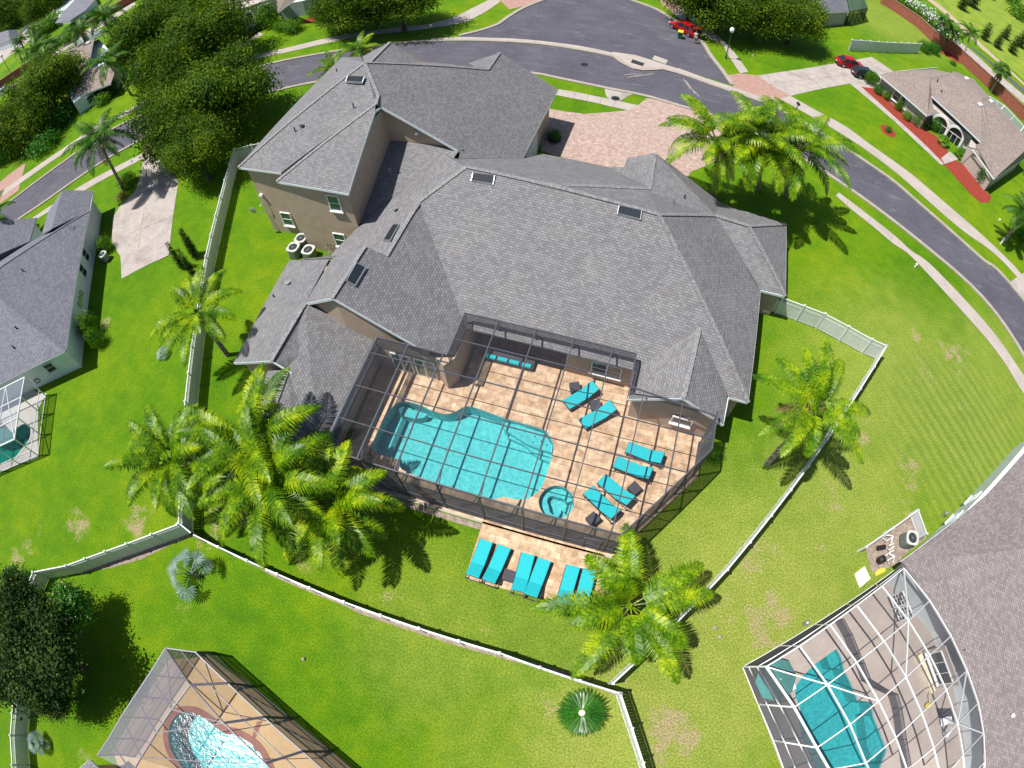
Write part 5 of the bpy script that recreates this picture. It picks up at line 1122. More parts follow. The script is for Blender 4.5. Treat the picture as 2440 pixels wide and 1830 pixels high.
for r in (ta, tb):
    for a, c in zip(r, r[1:]): b.bar(a, c, .15, .12)
for a, c in zip(ta, tb): b.bar(a, c, .12, .12); b.bar(a, V(a.x,a.y,0), .1, .1, up=(0,1,0))
for k in range(3): b.bar(ta[k].lerp(ta[k+1],.5), tb[k].lerp(tb[k+1],.5), .1, .1); b2.slab([ta[k]+V(0,0,.06), ta[k+1]+V(0,0,.06), tb[k+1]+V(0,0,.06), tb[k]+V(0,0,.06)], .005)
b.build('frame', M['whitepaint'], ce3); b2.build('screen', M['screen_light'], ce3)

# brick boundary walls
def brickwall(pts, h, label, th=.3):
    t = thing('brick_wall', pts[0], label, 'wall', 'red brick boundary walls'); b = MB(); c_ = MB()
    for a, d in zip(pts, pts[1:]):
        b.bar(V(a.x,a.y,h/2), V(d.x,d.y,h/2), th, h); c_.bar(V(a.x,a.y,h+.05), V(d.x,d.y,h+.05), th+.1, .1)
    b.build('brickwork', M['wallbrick'], t); c_.build('coping', M['coping'], t); return t
brickwall([P(3,x,y,2.2) for x, y in ((1330,-40),(1400,0),(1560,108),(1660,200),(1800,292),(1900,382),(2000,472),(2212,668),(2480,930))], 2.2, 'long red brick boundary wall with pale pavement beyond it, upper right')
brickwall([P('L',x,y,1.8) for x, y in ((-350,1280),(0,1010),(240,850),(560,640),(700,475),(1000,300),(1430,60),(1700,-90))], 1.8, 'low red brick boundary wall crossing the far upper left corner')

# more distant houses
def gable_house(name, label, quad, z, zr, roof_m, wall_m, cat_h=None):
    # quad: the four eave corners (near left, near right, far right, far left); ridge runs left to right
    a, b_, c_, d = quad; m0 = (a+d)/2; m1 = (b_+c_)/2; m0 = m0.lerp(m1, .22); m1 = m1.lerp((quad[0]+quad[3])/2, .2)
    m0 = V(m0.x,m0.y,zr); m1 = V(m1.x,m1.y,zr); ce_ = (a+b_+c_+d)/4
    return house(name, (ce_.x,ce_.y,0), label, [[a,b_,m1,m0],[c_,d,m0,m1],[b_,c_,m1],[d,a,m0]], [[V(*(p.lerp(ce_,.06)).xy) for p in (a,b_,c_,d)]], roof_m, wall_m, z-.1, (), [[a,b_],[b_,c_],[c_,d],[d,a]])
Hn = gable_house('house', 'grey-roofed white house at the top edge right, half behind the dark trees', [P(3,900,85,2.7), P(3,1115,70,2.7), P(3,1080,-40,2.7), P(3,860,-40,2.7)], 2.7, 5.0, 'shingle_left', 'stucco_cream')
tc = thing('screen_enclosure', P(3,1150,130,0), 'small black screen room with sloping green roof beside the upper right house', 'screen enclosure'); b = MB(); b2 = MB()
q = [P(3,1118,75,2.6), P(3,1230,52,2.6), P(3,1205,-10,2.9), P(3,1100,-10,2.9)]
for a, c in zip(q, q[1:]+q[:1]): b.bar(a, c, .12, .14); b.bar(a, V(a.x,a.y,0), .12, .12, up=(0,1,0))
for k in range(1, 4): b.bar(q[0].lerp(q[1],k/4), q[3].lerp(q[2],k/4), .08, .1); m_ = q[0].lerp(q[1],k/4); b.bar(m_, V(m_.x,m_.y,0), .08, .08, up=(0,1,0))
b2.slab([p+V(0,0,.08) for p in q], .005); b2.poly([q[0], q[1], V(q[1].x,q[1].y,0), V(q[0].x,q[0].y,0)]); b2.poly([q[1], q[2], V(q[2].x,q[2].y,0), V(q[1].x,q[1].y,0)])
b.build('frame', M['blackmetal'], tc); b2.build('screen', M['screen_green'], tc)
# two houses at the top beyond the first street
HN2 = house('house', P('N',1000,60,0), 'pale house with pink-tan gable roof and a wide window at the top edge', [[P('N',640,148,2.6), P('N',870,-20,4.6), P('N',760,-60,5.0), P('N',620,-20,2.9)], [P('N',870,-20,4.6), P('N',1360,-30,2.6), P('N',1330,-150,3.2), P('N',900,-160,5)]],
 [[V(*P('N',690,250,0).xy), V(*P('N',1000,195,0).xy), V(*P('N',1350,100,0).xy), V(*(P('N',1350,100,0).xy+Vector((2,12)))), V(*(P('N',690,250,0).xy+Vector((2,12))))]], 'shingle_tan', 'stucco_white', 2.6, (), [[P('N',640,148,2.6), P('N',870,-20,4.6)]])
ca, cb_ = P('N',690,250,0), P('N',1350,100,0); uu = (cb_-ca).normalized(); nn_ = Vector((uu.y,-uu.x,0))
window(HN2, ca.lerp(cb_,.5)+nn_*.25+V(0,0,1.5), uu, 3.4, 1.4, nn_, bars=(2,1))
HN1 = house('house', P('N',300,150,0), 'cream house with a dark arched doorway beside the black car at the top left', [[P('N',-60,60,3.0), P('N',160,20,3.3), P('N',630,-60,3.3), P('N',600,-200,5), P('N',0,-200,5)]],
 [[V(*P('N',-40,370,0).xy), V(*P('N',220,330,0).xy), V(*P('N',640,190,0).xy), V(*(P('N',640,190,0).xy+Vector((2,12)))), V(*(P('N',-40,370,0).xy+Vector((2,12))))]], 'shingle_tan', 'stucco_cream', 3.1)
ca, cb_ = P('N',220,330,0), P('N',640,190,0); uu = (cb_-ca).normalized(); nn_ = Vector((uu.y,-uu.x,0))
arch(HN1, ca.lerp(cb_,.22)+nn_*.15, uu, .75, 1.5, nn_, 'arched_door'); window(HN1, ca.lerp(cb_,.78)+nn_*.12+V(0,0,1.8), uu, 1.7, 1.5, nn_, bars=(1,2))
ca, cb_ = P('N',-40,370,0), P('N',200,335,0); uu = (cb_-ca).normalized(); nn_ = Vector((uu.y,-uu.x,0)); window(HN1, ca.lerp(cb_,.5)+nn_*.12+V(0,0,1.4), uu, 1.6, 1.4, nn_, bars=(1,2))
# brown-roofed house among the left trees
l = lambda a, c, z=0: P('L', a, c, z)
HB = house('house', l(1050,900), 'brown-roofed house half hidden between the left street trees', [[l(735,830,2.8), l(835,625,4.4), l(1185,480,4.4), l(1120,800,4.2), l(1050,955,3.2), l(1000,1030,2.8), l(865,1105,2.6)], [l(905,1240,2.6), l(1045,960,3.4), l(1150,850,4.0), l(1480,800,3.4), l(1390,1050,2.6)], [l(835,625,4.4), l(1185,480,4.4), l(1350,420,2.6), l(900,590,2.6)]],
 [[V(*l(1010,1440).xy), V(*l(1140,1345).xy), V(*l(1500,1090).xy), V(*l(1560,900).xy), V(*l(1300,620).xy), V(*l(900,760).xy), V(*l(850,1200).xy)]], 'shingle_tan', 'stucco_white', 2.4, (), [[l(905,1240,2.6), l(1390,1050,2.6)],[l(905,1240,2.6), l(1045,960,3.4)]])
ca, cb_ = l(1010,1440), l(1500,1090); uu = (cb_-ca).normalized(); nn_ = Vector((uu.y,-uu.x,0)); window(HB, ca.lerp(cb_,.42)+nn_*.35+V(0,0,1.3), uu, 2.4, 1.3, nn_, bars=(1,1))
p = on_roof('L',1110,550); b = MB(); b.box(p+V(0,0,.2), (.8,.8,.3), .5); b.build('roof_vent', M['whitepaint'], HB)
tcb = thing('screen_enclosure', l(1150,470), 'white-framed screen roof behind the brown-roofed house, upper left', 'screen enclosure'); b = MB(); b2 = MB()
q = [l(860,640,2.8), l(1150,520,2.8), l(1340,390,2.8), l(1260,380,2.8), l(1000,500,2.8)]
for a, c in zip(q, q[1:]+q[:1]): b.bar(a, c, .22, .15)
b.bar(q[1], q[3], .18, .12); b.bar(q[1], q[4], .18, .12); [b.bar(p, V(p.x,p.y,0), .15, .15, up=(0,1,0)) for p in q]; b2.slab([p+V(0,0,.1) for p in q], .01)
b.build('frame', M['whitepaint'], tcb); b2.build('screen', M['screen_light'], tcb)
HW = house('house', l(950,100), 'pale grey flat-looking roofed house far away at the upper left', [[l(780,165,3.5), l(1080,125,4.5), l(1200,-10,4.5), l(960,-30,4.5)], [l(780,165,3.5), l(690,290,2.8), l(840,280,2.8), l(1080,125,4.5)]],
 [[V(*l(720,330).xy), V(*l(1010,260).xy), V(*l(1230,60).xy), V(*l(1150,-60).xy), V(*l(800,100).xy)]], 'shingle_left', 'stucco_white', 2.6)
HT = gable_house('house', 'pale teal-roofed house at the far left edge near the top', [l(-80,560,3), l(120,480,3), l(215,370,3), l(60,390,3)], 3, 4.6, 'shingle_left', 'stucco_white')
# ------------------------------------------------------------------ palms
def frond(b, org, az, el, L, droop, rng, leaf=.78, nl=46, wid=.07, hang=.8, mi=0):
    # a feather frond: curved midrib with two rows of drooping leaflets
    d = Vector((math.cos(az), math.sin(az), 0)); side = Vector((-d.y, d.x, 0)); pts = []; p = Vector(org); e = el; st = L/nl; sw = rng.uniform(-.25, .25)
    for k in range(nl+1):
        t = k/nl; ee = el-droop*(t**1.35); dd = (d+side*sw*t).normalized()
        p = p+(dd*math.cos(ee)+Vector((0,0,1))*math.sin(ee))*st; pts.append((p.copy(), ee, dd))
    for a, c, w_ in ((0,int(nl*.3),.05),(int(nl*.3),int(nl*.65),.035),(int(nl*.65),nl,.02)): b.bar(pts[a][0], pts[c][0], w_, w_, mi=1)
    for k in range(int(nl*.14), nl+1):
        t = k/nl; q, ee, dd = pts[k]; ln = leaf*(math.sin(math.pi*min(1, .16+.84*t*.97))**.6)*rng.uniform(.85, 1.1)
        if t > .93: ln *= .7
        sd_ = Vector((-dd.y, dd.x, 0)); ax_ = dd*math.cos(ee)+Vector((0,0,1))*math.sin(ee)
        for s_ in (-1, 1):
            fw = .35+.75*t*t+rng.uniform(-.1,.1); lift = rng.uniform(.0,.3); v1 = (sd_*s_+ax_*fw+Vector((0,0,1))*lift).normalized()
            v2 = (v1-Vector((0,0,1))*(hang+rng.uniform(0,.25))).normalized(); m_ = q+v1*ln*.5; e_ = m_+v2*ln*.55
            wv = ax_*wid*.5
            i = len(b.v); b.v += [tuple(q-wv*.6), tuple(q+wv*.6), tuple(m_+wv), tuple(m_-wv), tuple(e_)]
            b.f += [(i,i+1,i+2,i+3),(i+3,i+2,i+4)]; b.uvs += [None,None]; b.mi += [mi,mi]
def crown_mesh(seed, fr=None, n=16, L=4.3, leaf=.84, nl=54, wid=.085, hang=.8, mat_='palm', dry=0):
    rng = random.Random(seed); b = MB()
    if fr is None:
        fr = []
        for k in range(n):
            lay = k/n; az = k*2.39996+rng.uniform(-.2,.2); el = rad(62-68*lay+rng.uniform(-8,8)); fr.append((az, el, L*rng.uniform(.86,1.08)*(.8+.2*math.sin(math.pi*lay)), rad(62+22*lay+rng.uniform(-8,12))))
    for az, el, l_, dr in fr: frond(b, (.12*math.cos(az),.12*math.sin(az),0), az, el, l_, dr, rng, leaf, nl, wid, hang)
    for k in range(2+seed % 3): frond(b, (0,0,-.1), rng.uniform(0,6.3), rad(-25), L*.62, rad(50), rng, leaf*.7, nl//2, wid, 1.0, mi=2)
    me = bpy.data.meshes.new('crown'); me.from_pydata(b.v, [], b.f); me.materials.append(M[mat_]); me.materials.append(M['palm' if mat_ == 'palm' else mat_]); me.materials.append(M['thatch']); me.polygons.foreach_set('material_index', b.mi); me.update(); return me
CR = [crown_mesh(11, n=19), crown_mesh(23, n=18, L=4.5), crown_mesh(37, n=21, L=4.2)]
CRD = [crown_mesh(41, n=18, L=3.8, nl=44, mat_='palm_dark', wid=.09), crown_mesh(43, n=16, L=3.6, nl=44, mat_='palm_dark', wid=.09)]
IA = HEAD
def imaz(deg): return rad(deg)+IA
CRS = crown_mesh(5, fr=[(imaz(87),.55,4.2,.95),(imaz(125),.5,3.4,1.0),(imaz(172),.35,4.9,.75),(imaz(228),.35,4.6,.85),(imaz(-60),.4,4.7,.9),(imaz(-42),.55,3.6,1.1),(imaz(0),.35,4.4,.8),(imaz(24),.45,4.3,.9),(imaz(110),1.25,2.0,.5),(imaz(196),.6,3.2,1.0),(imaz(265),.5,3.0,1.0)], leaf=.95, nl=60, wid=.09, hang=.45)
CRR = crown_mesh(8, fr=[(imaz(150),.5,4.2,1.1),(imaz(118),.6,3.7,1.1),(imaz(96),.7,3.6,1.0),(imaz(66),.8,4.2,.9),(imaz(45),.7,3.6,1.0),(imaz(-8),.45,3.9,1.1),(imaz(-62),.4,4.3,1.15),(imaz(-45),.6,3.2,1.3),(imaz(200),.4,4.2,.9),(imaz(222),.35,3.9,.9),(imaz(80),1.2,2.8,.9),(imaz(250),.2,2.8,1.2)], leaf=.84, nl=54, wid=.08, hang=.8)
CRL = crown_mesh(9, fr=[(imaz(120),.6,3.4,1.1),(imaz(62),.6,3.6,1.0),(imaz(80),.9,3.2,1.0),(imaz(28),.5,3.6,1.2),(imaz(-12),.5,3.5,1.2),(imaz(-42),.5,4.2,1.1),(imaz(-84),.4,4.3,1.0),(imaz(-104),.5,3.9,1.0),(imaz(205),.5,3.8,1.1),(imaz(222),.4,3.6,1.2),(imaz(140),.8,2.8,1.0),(imaz(-62),.8,3.0,1.2)], leaf=.84, nl=54, wid=.08, hang=.85)
def link_mesh(name, me, parent, loc=(0,0,0), rot=0, scale=1):
    o = bpy.data.objects.new(name, me); C.objects.link(o); o.parent = parent; o.location = loc; o.rotation_euler = (0,0,rot); o.scale = (scale,)*3; return o
def palm(crown_p, label, me, base=None, rot=0, scale=1.0, group='feather palms', tr=.17, name='palm_tree', shag=False):
    cp = Vector(crown_p); bs = Vector((base.x, base.y, 0)) if base is not None else V(cp.x, cp.y)
    t = thing(name, bs, label, 'palm tree', group); b = MB(); n = 7; pts = []; rs = []
    for k in range(n+1):
        f = k/n; p = bs.lerp(cp, f); p.z = cp.z*f; off = (V(cp.x,cp.y)-V(bs.x,bs.y))*(.25*(f*f-f)); p += off; pts.append(p); rs.append(tr*(1.25-.45*f))
    b.tube(pts, rs, 9); b.build('trunk', M['trunk'], t)
    if cp.z > 2: b = MB(); b.tube([cp-V(0,0,.5), cp-V(0,0,.1), cp+V(0,0,.35)], [tr*.8, tr*1.25, .05], 8); b.build('crownshaft', M['thatch' if shag else 'palm'], t)
    link_mesh('crown', me, t, cp-bs, rot, scale); return t
palm(P(8,1850,640,3.4), 'broad palm with long arching fronds beside the outer patio loungers', CRS)
palm(P(6,905,985,5.8), 'leaning palm on the right lawn over the edge-on white fence', CRR, P(6,600,1330))
palm(P(4,1250,385,5.4), 'palm arching over the white fence left of the big house', CRL)
palm(P('M',405,640,6.0), 'leftmost palm of the lower left clump, beyond the white fence', CR[2], rot=.4, scale=1.0)
palm(P('M',1030,520,6.4), 'palm of the lower left clump whose fronds overlap the roof corner', CR[1], rot=1.1, scale=1.12)
palm(P('M',1140,800,6.2), 'middle palm of the lower left clump, over the bare soil', CR[0], rot=2.2, scale=1.12)
palm(P('M',1640,980,4.8), 'palm of the lower left clump nearest the front screen wall', CR[2], rot=3.0, scale=.98)
palm(P(3,285,880,7.2), 'left palm of the tall trio between the driveway and the roof', CR[1], P(3,265,1240,0), rot=.2, scale=1.22)
palm(P(3,570,880,7.6), 'middle palm of the tall trio between the driveway and the roof', CR[2], P(3,540,1190,0), rot=1.4, scale=1.3)
palm(P(3,810,940,7.2), 'right palm of the tall trio, nearest the street', CR[0], P(3,715,1230,0), rot=2.5, scale=1.28)
palm(P(1,635,900,7.4), 'tall slender palm by the concrete driveway on the left', CRD[0], P(1,800,1225,0), rot=.7, scale=1.25)
palm(P(1,690,400,8.0), 'palm with hanging dry fronds in front of the brown-roofed house', CRD[1], P(1,845,610,0), rot=.2, scale=1.1)
for i, (x, y, z, s_, lab) in enumerate(((430,640,6.5,1.3,'dark palm by the far brick wall, left of the brown-roofed house'),(1000,380,6.5,1.2,'dark palm behind the white screen roof, upper left'),(1290,200,6.0,1.5,'bushy dark palm at the end of the far brick wall, upper left'),(395,355,4.5,.7,'small palm on the far verge, rightmost of the verge palms'),(245,500,4.5,.9,'small palm on the far verge, middle one'),(215,640,3.0,.6,'low dark palm on the far verge, nearest the lamp post'),(560,700,6.5,1.1,'dark palm overlapping the brown-roofed house edge, upper left'),(640,560,5.5,.8,'small palm in front of the far brick wall'))):
    palm(P('L',x,y,z), lab, CRD[i % 2], rot=i*1.3, scale=s_, group='distant palms', tr=.2)
for x, y, z, s_, bx_, by_, lab in ((700,160,5.5,.85,690,350,'left palm by the upper right brick wall'),(760,230,4.5,.75,735,370,'short middle palm by the upper right brick wall'),(885,235,5.5,.85,820,445,'right palm of three by the upper right brick wall, trunk in red mulch')):
    palm(P('S',x,y,z), lab, CRD[x % 2], P('S',bx_,by_,0), rot=x, scale=s_, group='distant palms')
palm(P('N',1650,640,5.0), 'palm whose top just shows behind the two-storey roof, by the street', CR[0], rot=1, scale=.7)
palm(P('N',1320,880,5.2), 'palm frond tips showing at the left edge of the two-storey roof', CR[1], rot=2, scale=.62)
palm(P(3,2215,1340,4.5), 'palm cut by the right edge of the picture, above the street', CRD[0], rot=.6, scale=.85, group='distant palms')
palm(P('V',-45,850,5), 'palm mostly outside the left edge over the street', CRD[1], rot=.5, scale=1.1, group='distant palms')
# cabbage palm: fans in a ball over a skirt of dead leaves
def fan_leaf(b, c, nrm, up_, r, n=17, span=4.2, mi=0, fold=.12):
    nrm = Vector(nrm).normalized(); up_ = Vector(up_); x = up_-nrm*up_.dot(nrm); x.normalize(); y = nrm.cross(x)
    for k in range(n):
        a = -span/2+span*k/(n-1); da = span/n*.40; r0 = r*.60
        m_ = Vector(c)+(x*math.cos(a)+y*math.sin(a))*r*.45*1.0; i = len(b.v)
        p1 = Vector(c)+(x*math.cos(a-da)+y*math.sin(a-da))*r0+nrm*fold*r*(.4 if k % 2 else -.4)*.4; p2 = Vector(c)+(x*math.cos(a+da)+y*math.sin(a+da))*r0
        tip = Vector(c)+(x*math.cos(a)+y*math.sin(a))*r*(1-.12*abs(a)/2.3)-Vector((0,0,.1*r))+nrm*.03
        b.v += [tuple(c), tuple(p1), tuple(tip), tuple(p2)]; b.f.append((i,i+1,i+2,i+3)); b.uvs.append(None); b.mi.append(mi)
def fan_palm(loc, label, h, rp, rl, n, mat_, seed, els=(10, 70), name='fan_palm', group=None, azs=None, skirt=False, tr=.14):
    rng = random.Random(seed); t = thing(name, loc, label, 'palm tree', group); loc = Vector(loc)
    b = MB(); b.tube([loc, loc+V(0,0,h)], [tr*1.3, tr], 8); b.build('trunk', M['trunk'], t)
    b = MB(); s_ = MB(); top = loc+V(0,0,h)
    for k in range(n):
        az = azs[k] if azs else k*2.4+rng.uniform(-.2,.2); el = rad(els[1]-(els[1]-els[0])*(k/max(1,n-1))); d = Vector((math.cos(az)*math.cos(el), math.sin(az)*math.cos(el), math.sin(el)))
        e_ = top+d*rp*rng.uniform(.85,1.1); s_.bar(top, e_, .045, .03); nr = (Vector((0,0,1))*.75+d*.5+Vector((rng.uniform(-.3,.3),rng.uniform(-.3,.3),0))).normalized()
        fan_leaf(b, e_, nr, d, rl*rng.uniform(.85,1.1))
    b.build('crown', M[mat_], t, uv=False); s_.build('leaf_stalk', M['fan' if mat_ == 'fan' else 'palm'], t)
    if skirt:
        b = MB()
        for k in range(26):
            az = k*2.4; b.bar(top+V(0,0,.0), top+Vector((math.cos(az)*.7, math.sin(az)*.7, -1.4-.3*(k % 3))), .22, .03)
        b.build('dead_skirt', M['thatch'], t)
    return t
bp = P(7,1250,440,0)
fan_palm(V(bp.x+.1,bp.y+.1,0), 'silver-blue fan palm with large pleated leaves on the lawn below the fence corner', .9, 1.25, .88, 7, 'fan', 4, (5,60), azs=[imaz(a) for a in (95,160,45,200,20,265,130)])
fan_palm(P(7,275,1500,0), 'small spiky silver fan palm beside the far left bottom fence', .4, .7, .55, 9, 'fan', 6, (10,70))
fan_palm(P(4,1050,660,0), 'tiny silver-green fan palm alone on the left lawn', .2, .45, .4, 9, 'fan', 7, (10,70), tr=.08)
sb = P('S',1030,665,0); fan_palm(V(sb.x,sb.y,0), 'cabbage palm with orange dead skirt by the upper right brick wall', 4.6, 1.3, 1.1, 26, 'palm_dark', 8, (-10,85), skirt=True)
for (t_, x, y, lab) in ((3,1700,905,'spiky yellow-green fan plant left of the arched doorway'),(3,1805,985,'spiky yellow-green fan plant right of the arched doorway')):
    fan_palm(P(t_,x,y,0), lab, .5, .7, .6, 16, 'bush', x, (0,85), group='spiky doorway plants', tr=.1)
# sago palm
sg = P(8,1545,1312,.5); t = thing('sago_palm', V(sg.x,sg.y,0), 'round dark green sago palm with a tan cone in its centre', 'sago palm'); b = MB(); rng = random.Random(2)
for k in range(62):
    az = k*2.39996; lay = k/62; el = rad(38-34*lay); L__ = 1.24*rng.uniform(.92,1.05); d = Vector((math.cos(az), math.sin(az), 0)); s_ = Vector((-d.y,d.x,0)); p = V(sg.x,sg.y,.5)+d*.1
    for j in range(26):
        f = j/26; q = p+d*L__*f*math.cos(el*(1-f))+V(0,0,L__*(math.sin(el)*f-.28*f*f)); ln = .16*math.sin(math.pi*(.12+.85*f))
        for sgn in (-1,1):
            i = len(b.v); b.v += [tuple(q), tuple(q+d*.06), tuple(q+s_*sgn*ln+d*.07+V(0,0,.03))]; b.f.append((i,i+1,i+2)); b.uvs.append(None); b.mi.append(0)
    b.bar(p, p+d*L__*.95*math.cos(el*.3)+V(0,0,L__*(math.sin(el)*.95-.25)), .02, .015)
b.build('crown', M['sago'], t, uv=False); b = MB(); b.ball(V(sg.x,sg.y,.62), .2, 12, 6, sc_=(1,1,.8)); b.build('cone', M['thatch'] if False else M['cream'], t, smooth=True)
b = MB(); b.tube([V(sg.x,sg.y,0), V(sg.x,sg.y,.5)], [.25,.2], 8); b.build('trunk', M['bark'], t)

# ------------------------------------------------------------------ broadleaf trees and shrubs
def leaf_cloud(seed, n, blobs, leaf, flat=.0, inner=.35, mat_='oak', mi_extra=None, ex_frac=0):
    rng = random.Random(seed); vv = []; ff = []; mi = []
    tot = sum(r[1]**2 for r in blobs)
    for c, r in blobs:
        m_ = int(n*r*r/tot)
        # clumps on each blob
        cl = []
        for _ in range(max(10, m_//16)):
            z = rng.uniform(-.75, 1); a = rng.uniform(0, 2*math.pi); s_ = math.sqrt(max(0, 1-z*z)); rr = r*(rng.uniform(inner, 1)**.5)*rng.uniform(.85,1.12); cl.append((Vector((c[0]+rr*s_*math.cos(a), c[1]+rr*s_*math.sin(a), c[2]+rr*z*.8)), Vector((s_*math.cos(a), s_*math.sin(a), z))))
        for cc, nn in cl:
            sp_ = r*.13+leaf*1.2
            for _ in range(16):
                p = cc+Vector((rng.gauss(0,sp_), rng.gauss(0,sp_), rng.gauss(0,sp_*.6)))
                d = (nn+Vector((rng.gauss(0,.7), rng.gauss(0,.7), rng.gauss(.35,.6)))).normalized(); u = d.cross(Vector((rng.gauss(0,1),rng.gauss(0,1),rng.gauss(0,1)))).normalized(); w_ = d.cross(u); l_ = leaf*rng.uniform(.6,1.25); i = len(vv)
                vv += [tuple(p-u*l_*.5), tuple(p+w_*l_*.28), tuple(p+u*l_*.5), tuple(p-w_*l_*.28)]; ff.append((i,i+1,i+2,i+3)); mi.append(1 if (ex_frac and rng.random() < ex_frac and nn.z > .1) else 0)
    me = bpy.data.meshes.new('crown'); me.from_pydata(vv, [], ff); me.materials.append(M[mat_])
    if mi_extra: me.materials.append(M[mi_extra]); me.polygons.foreach_set('material_index', mi)
    me.update(); return me
def blobs_for(seed, R, k, hz=.55):
    rng = random.Random(seed); o_ = [((0,0,0), R*.62)]
    for i in range(k):
        a = 2.4*i+rng.uniform(-.4,.4); rr = R*rng.uniform(.35,.72); o_.append(((rr*math.cos(a), rr*math.sin(a), R*hz*rng.uniform(-.55,.6)), R*rng.uniform(.28,.42)))
    return o_
OAK = [leaf_cloud(1, 26000, blobs_for(1, 6, 22, .8)[1:]+[((0,0,-.6),2.6)], .36, inner=.6), leaf_cloud(2, 26000, blobs_for(7, 6, 24, .8)[1:]+[((0,0,-.6),2.6)], .36, inner=.6)]
DARK = leaf_cloud(3, 15000, blobs_for(4, 3, 9, .7), .26, mat_='darkleaf')
CRAPE = leaf_cloud(5, 7000, blobs_for(9, 1.7, 9, .9), .17, mat_='brightbush', mi_extra='flower', ex_frac=.05)
BUSH = leaf_cloud(6, 2600, [((0,0,0),1.0)], .17, mat_='bush', inner=.75); BUSHD = leaf_cloud(7, 2600, [((0,0,0),1.0)], .17, mat_='brightbush', inner=.75)
def tree(p, label, me, scale=1.0, rot=0, group='street oaks', name='oak_tree', h=None, tr=.3, cat='tree', mname='crown'):
    p = Vector(p); t = thing(name, V(p.x,p.y), label, cat, group); b = MB(); h = p.z; R = 6*scale if me in OAK else 3*scale
    b.tube([V(p.x,p.y), V(p.x,p.y,h*.35), V(p.x+.1,p.y,h*.6)], [tr*1.3, tr, tr*.8], 8)
    for k in range(5):
        a = k*1.26+rot; b.tube([V(p.x,p.y,h*.45+.1*k), V(p.x+R*.3*math.cos(a),p.y+R*.3*math.sin(a),h*.8), V(p.x+R*.55*math.cos(a),p.y+R*.55*math.sin(a),h*1.05)], [tr*.5, tr*.3, .04], 6)
    b.build('trunk', M['bark'], t); link_mesh(mname, me, t, (0,0,h), rot, scale); return t
for i, (a, lab) in enumerate([((1,1450,590,6.5,.95),'large oak overhanging the street left of the two-storey wing'),((1,1120,760,6.5,.9),'large oak between the street and the concrete driveway'),((1,1260,960,5.5,.62),'lower oak canopy shading the top of the concrete driveway'),
   ((1,1330,180,8,1.05),'big oak on the far side of the street, nearest the arched-door house'),((1,960,200,8,1.1),'big oak on the far side of the street above the brown-roofed house'),((1,1080,420,7,.95),'oak filling the gap above the driveway oaks'),((1,820,330,6.5,.6),'small oak at the corner of the brown-roofed house'),((1,1180,20,7,1.0),'oak cut by the top edge above the street trees'),
   ((1,300,560,7,1.15),'rounded street oak left of the brown-roofed house'),((1,150,760,6,1.05),'dense oak by the left pink driveway'),((1,0,850,5,.9),'oak at the left edge beside the street'),
   ((2,120,10,7,.9),'dark oak at the top edge left of the cul-de-sac'),((2,400,-20,7,.85),'dark oak at the top edge beside the curved pavement'),((2,-20,60,5,.5),'small tree beside the low window hedge, top edge'),
   ((3,330,10,6.5,.95),'dark tree behind the lamp post at the top edge'),((3,560,50,6.5,.9),'dark tree between the lamp post and the grey-roofed house'),((3,770,110,6,.8),'tree against the white wall of the grey-roofed house, top right'),((3,130,-40,6,.7),'tree above the red car with the open boot'),
   (('L',250,60,8,1.6),'dense tree mass at the far upper left corner'),(('L',560,20,8,1.3),'dark tree left of the far white house'),(('L',40,200,7,1.4),'leafy tree at the left edge of the far road'),(('L',-60,20,8,1.6),'outermost tree in the far upper left corner')]):
    pz = a[3]*.72; tree(P(a[0],a[1],a[2],pz), lab, OAK[i % 2], a[4], rot=i*1.7, group='broad green trees')
tree(P(7,130,680,4.0), 'dark glossy magnolia at the left edge below the fence', DARK, .95, 0, None, 'magnolia_tree', tr=.2)
tree(P(7,270,960,4.4), 'darkest magnolia casting a long shadow over the lower left lawn', DARK, 1.12, 1.1, None, 'magnolia_tree', tr=.2)
tree(P(7,20,1010,3.6), 'dark magnolia cut by the left edge above the bottom left fence', DARK, .85, 2.0, None, 'magnolia_tree', tr=.2)
tree(P(7,330,1200,2.6), 'low dark camellia with a few red blooms by the bottom left fence', DARK, .62, .7, None, 'camellia', tr=.1)
tree(P(7,425,620,3.2), 'bright green crape myrtle with pink blossoms in front of the dark magnolias', CRAPE, 1.0, 0, None, 'crape_myrtle', tr=.08)
tree(P(7,100,470,1.2), 'rounded light green shrub in the corner behind the fence end', CRAPE, .75, 1.0, None, 'shrub', tr=.06)
def bush(p, label, me, r, h=None, group='garden shrubs', name='shrub', rot=0):
    p = Vector(p); t = thing(name, V(p.x,p.y), label, 'shrub', group); b = MB(); b.tube([V(p.x,p.y), V(p.x,p.y,(h or r)*.9)], [.06,.04], 5); b.build('stem', M['bark'], t)
    o_ = link_mesh('foliage', me, t, (0,0,(h or r)*.95), rot); o_.scale = (r, r, (h or r)); return t
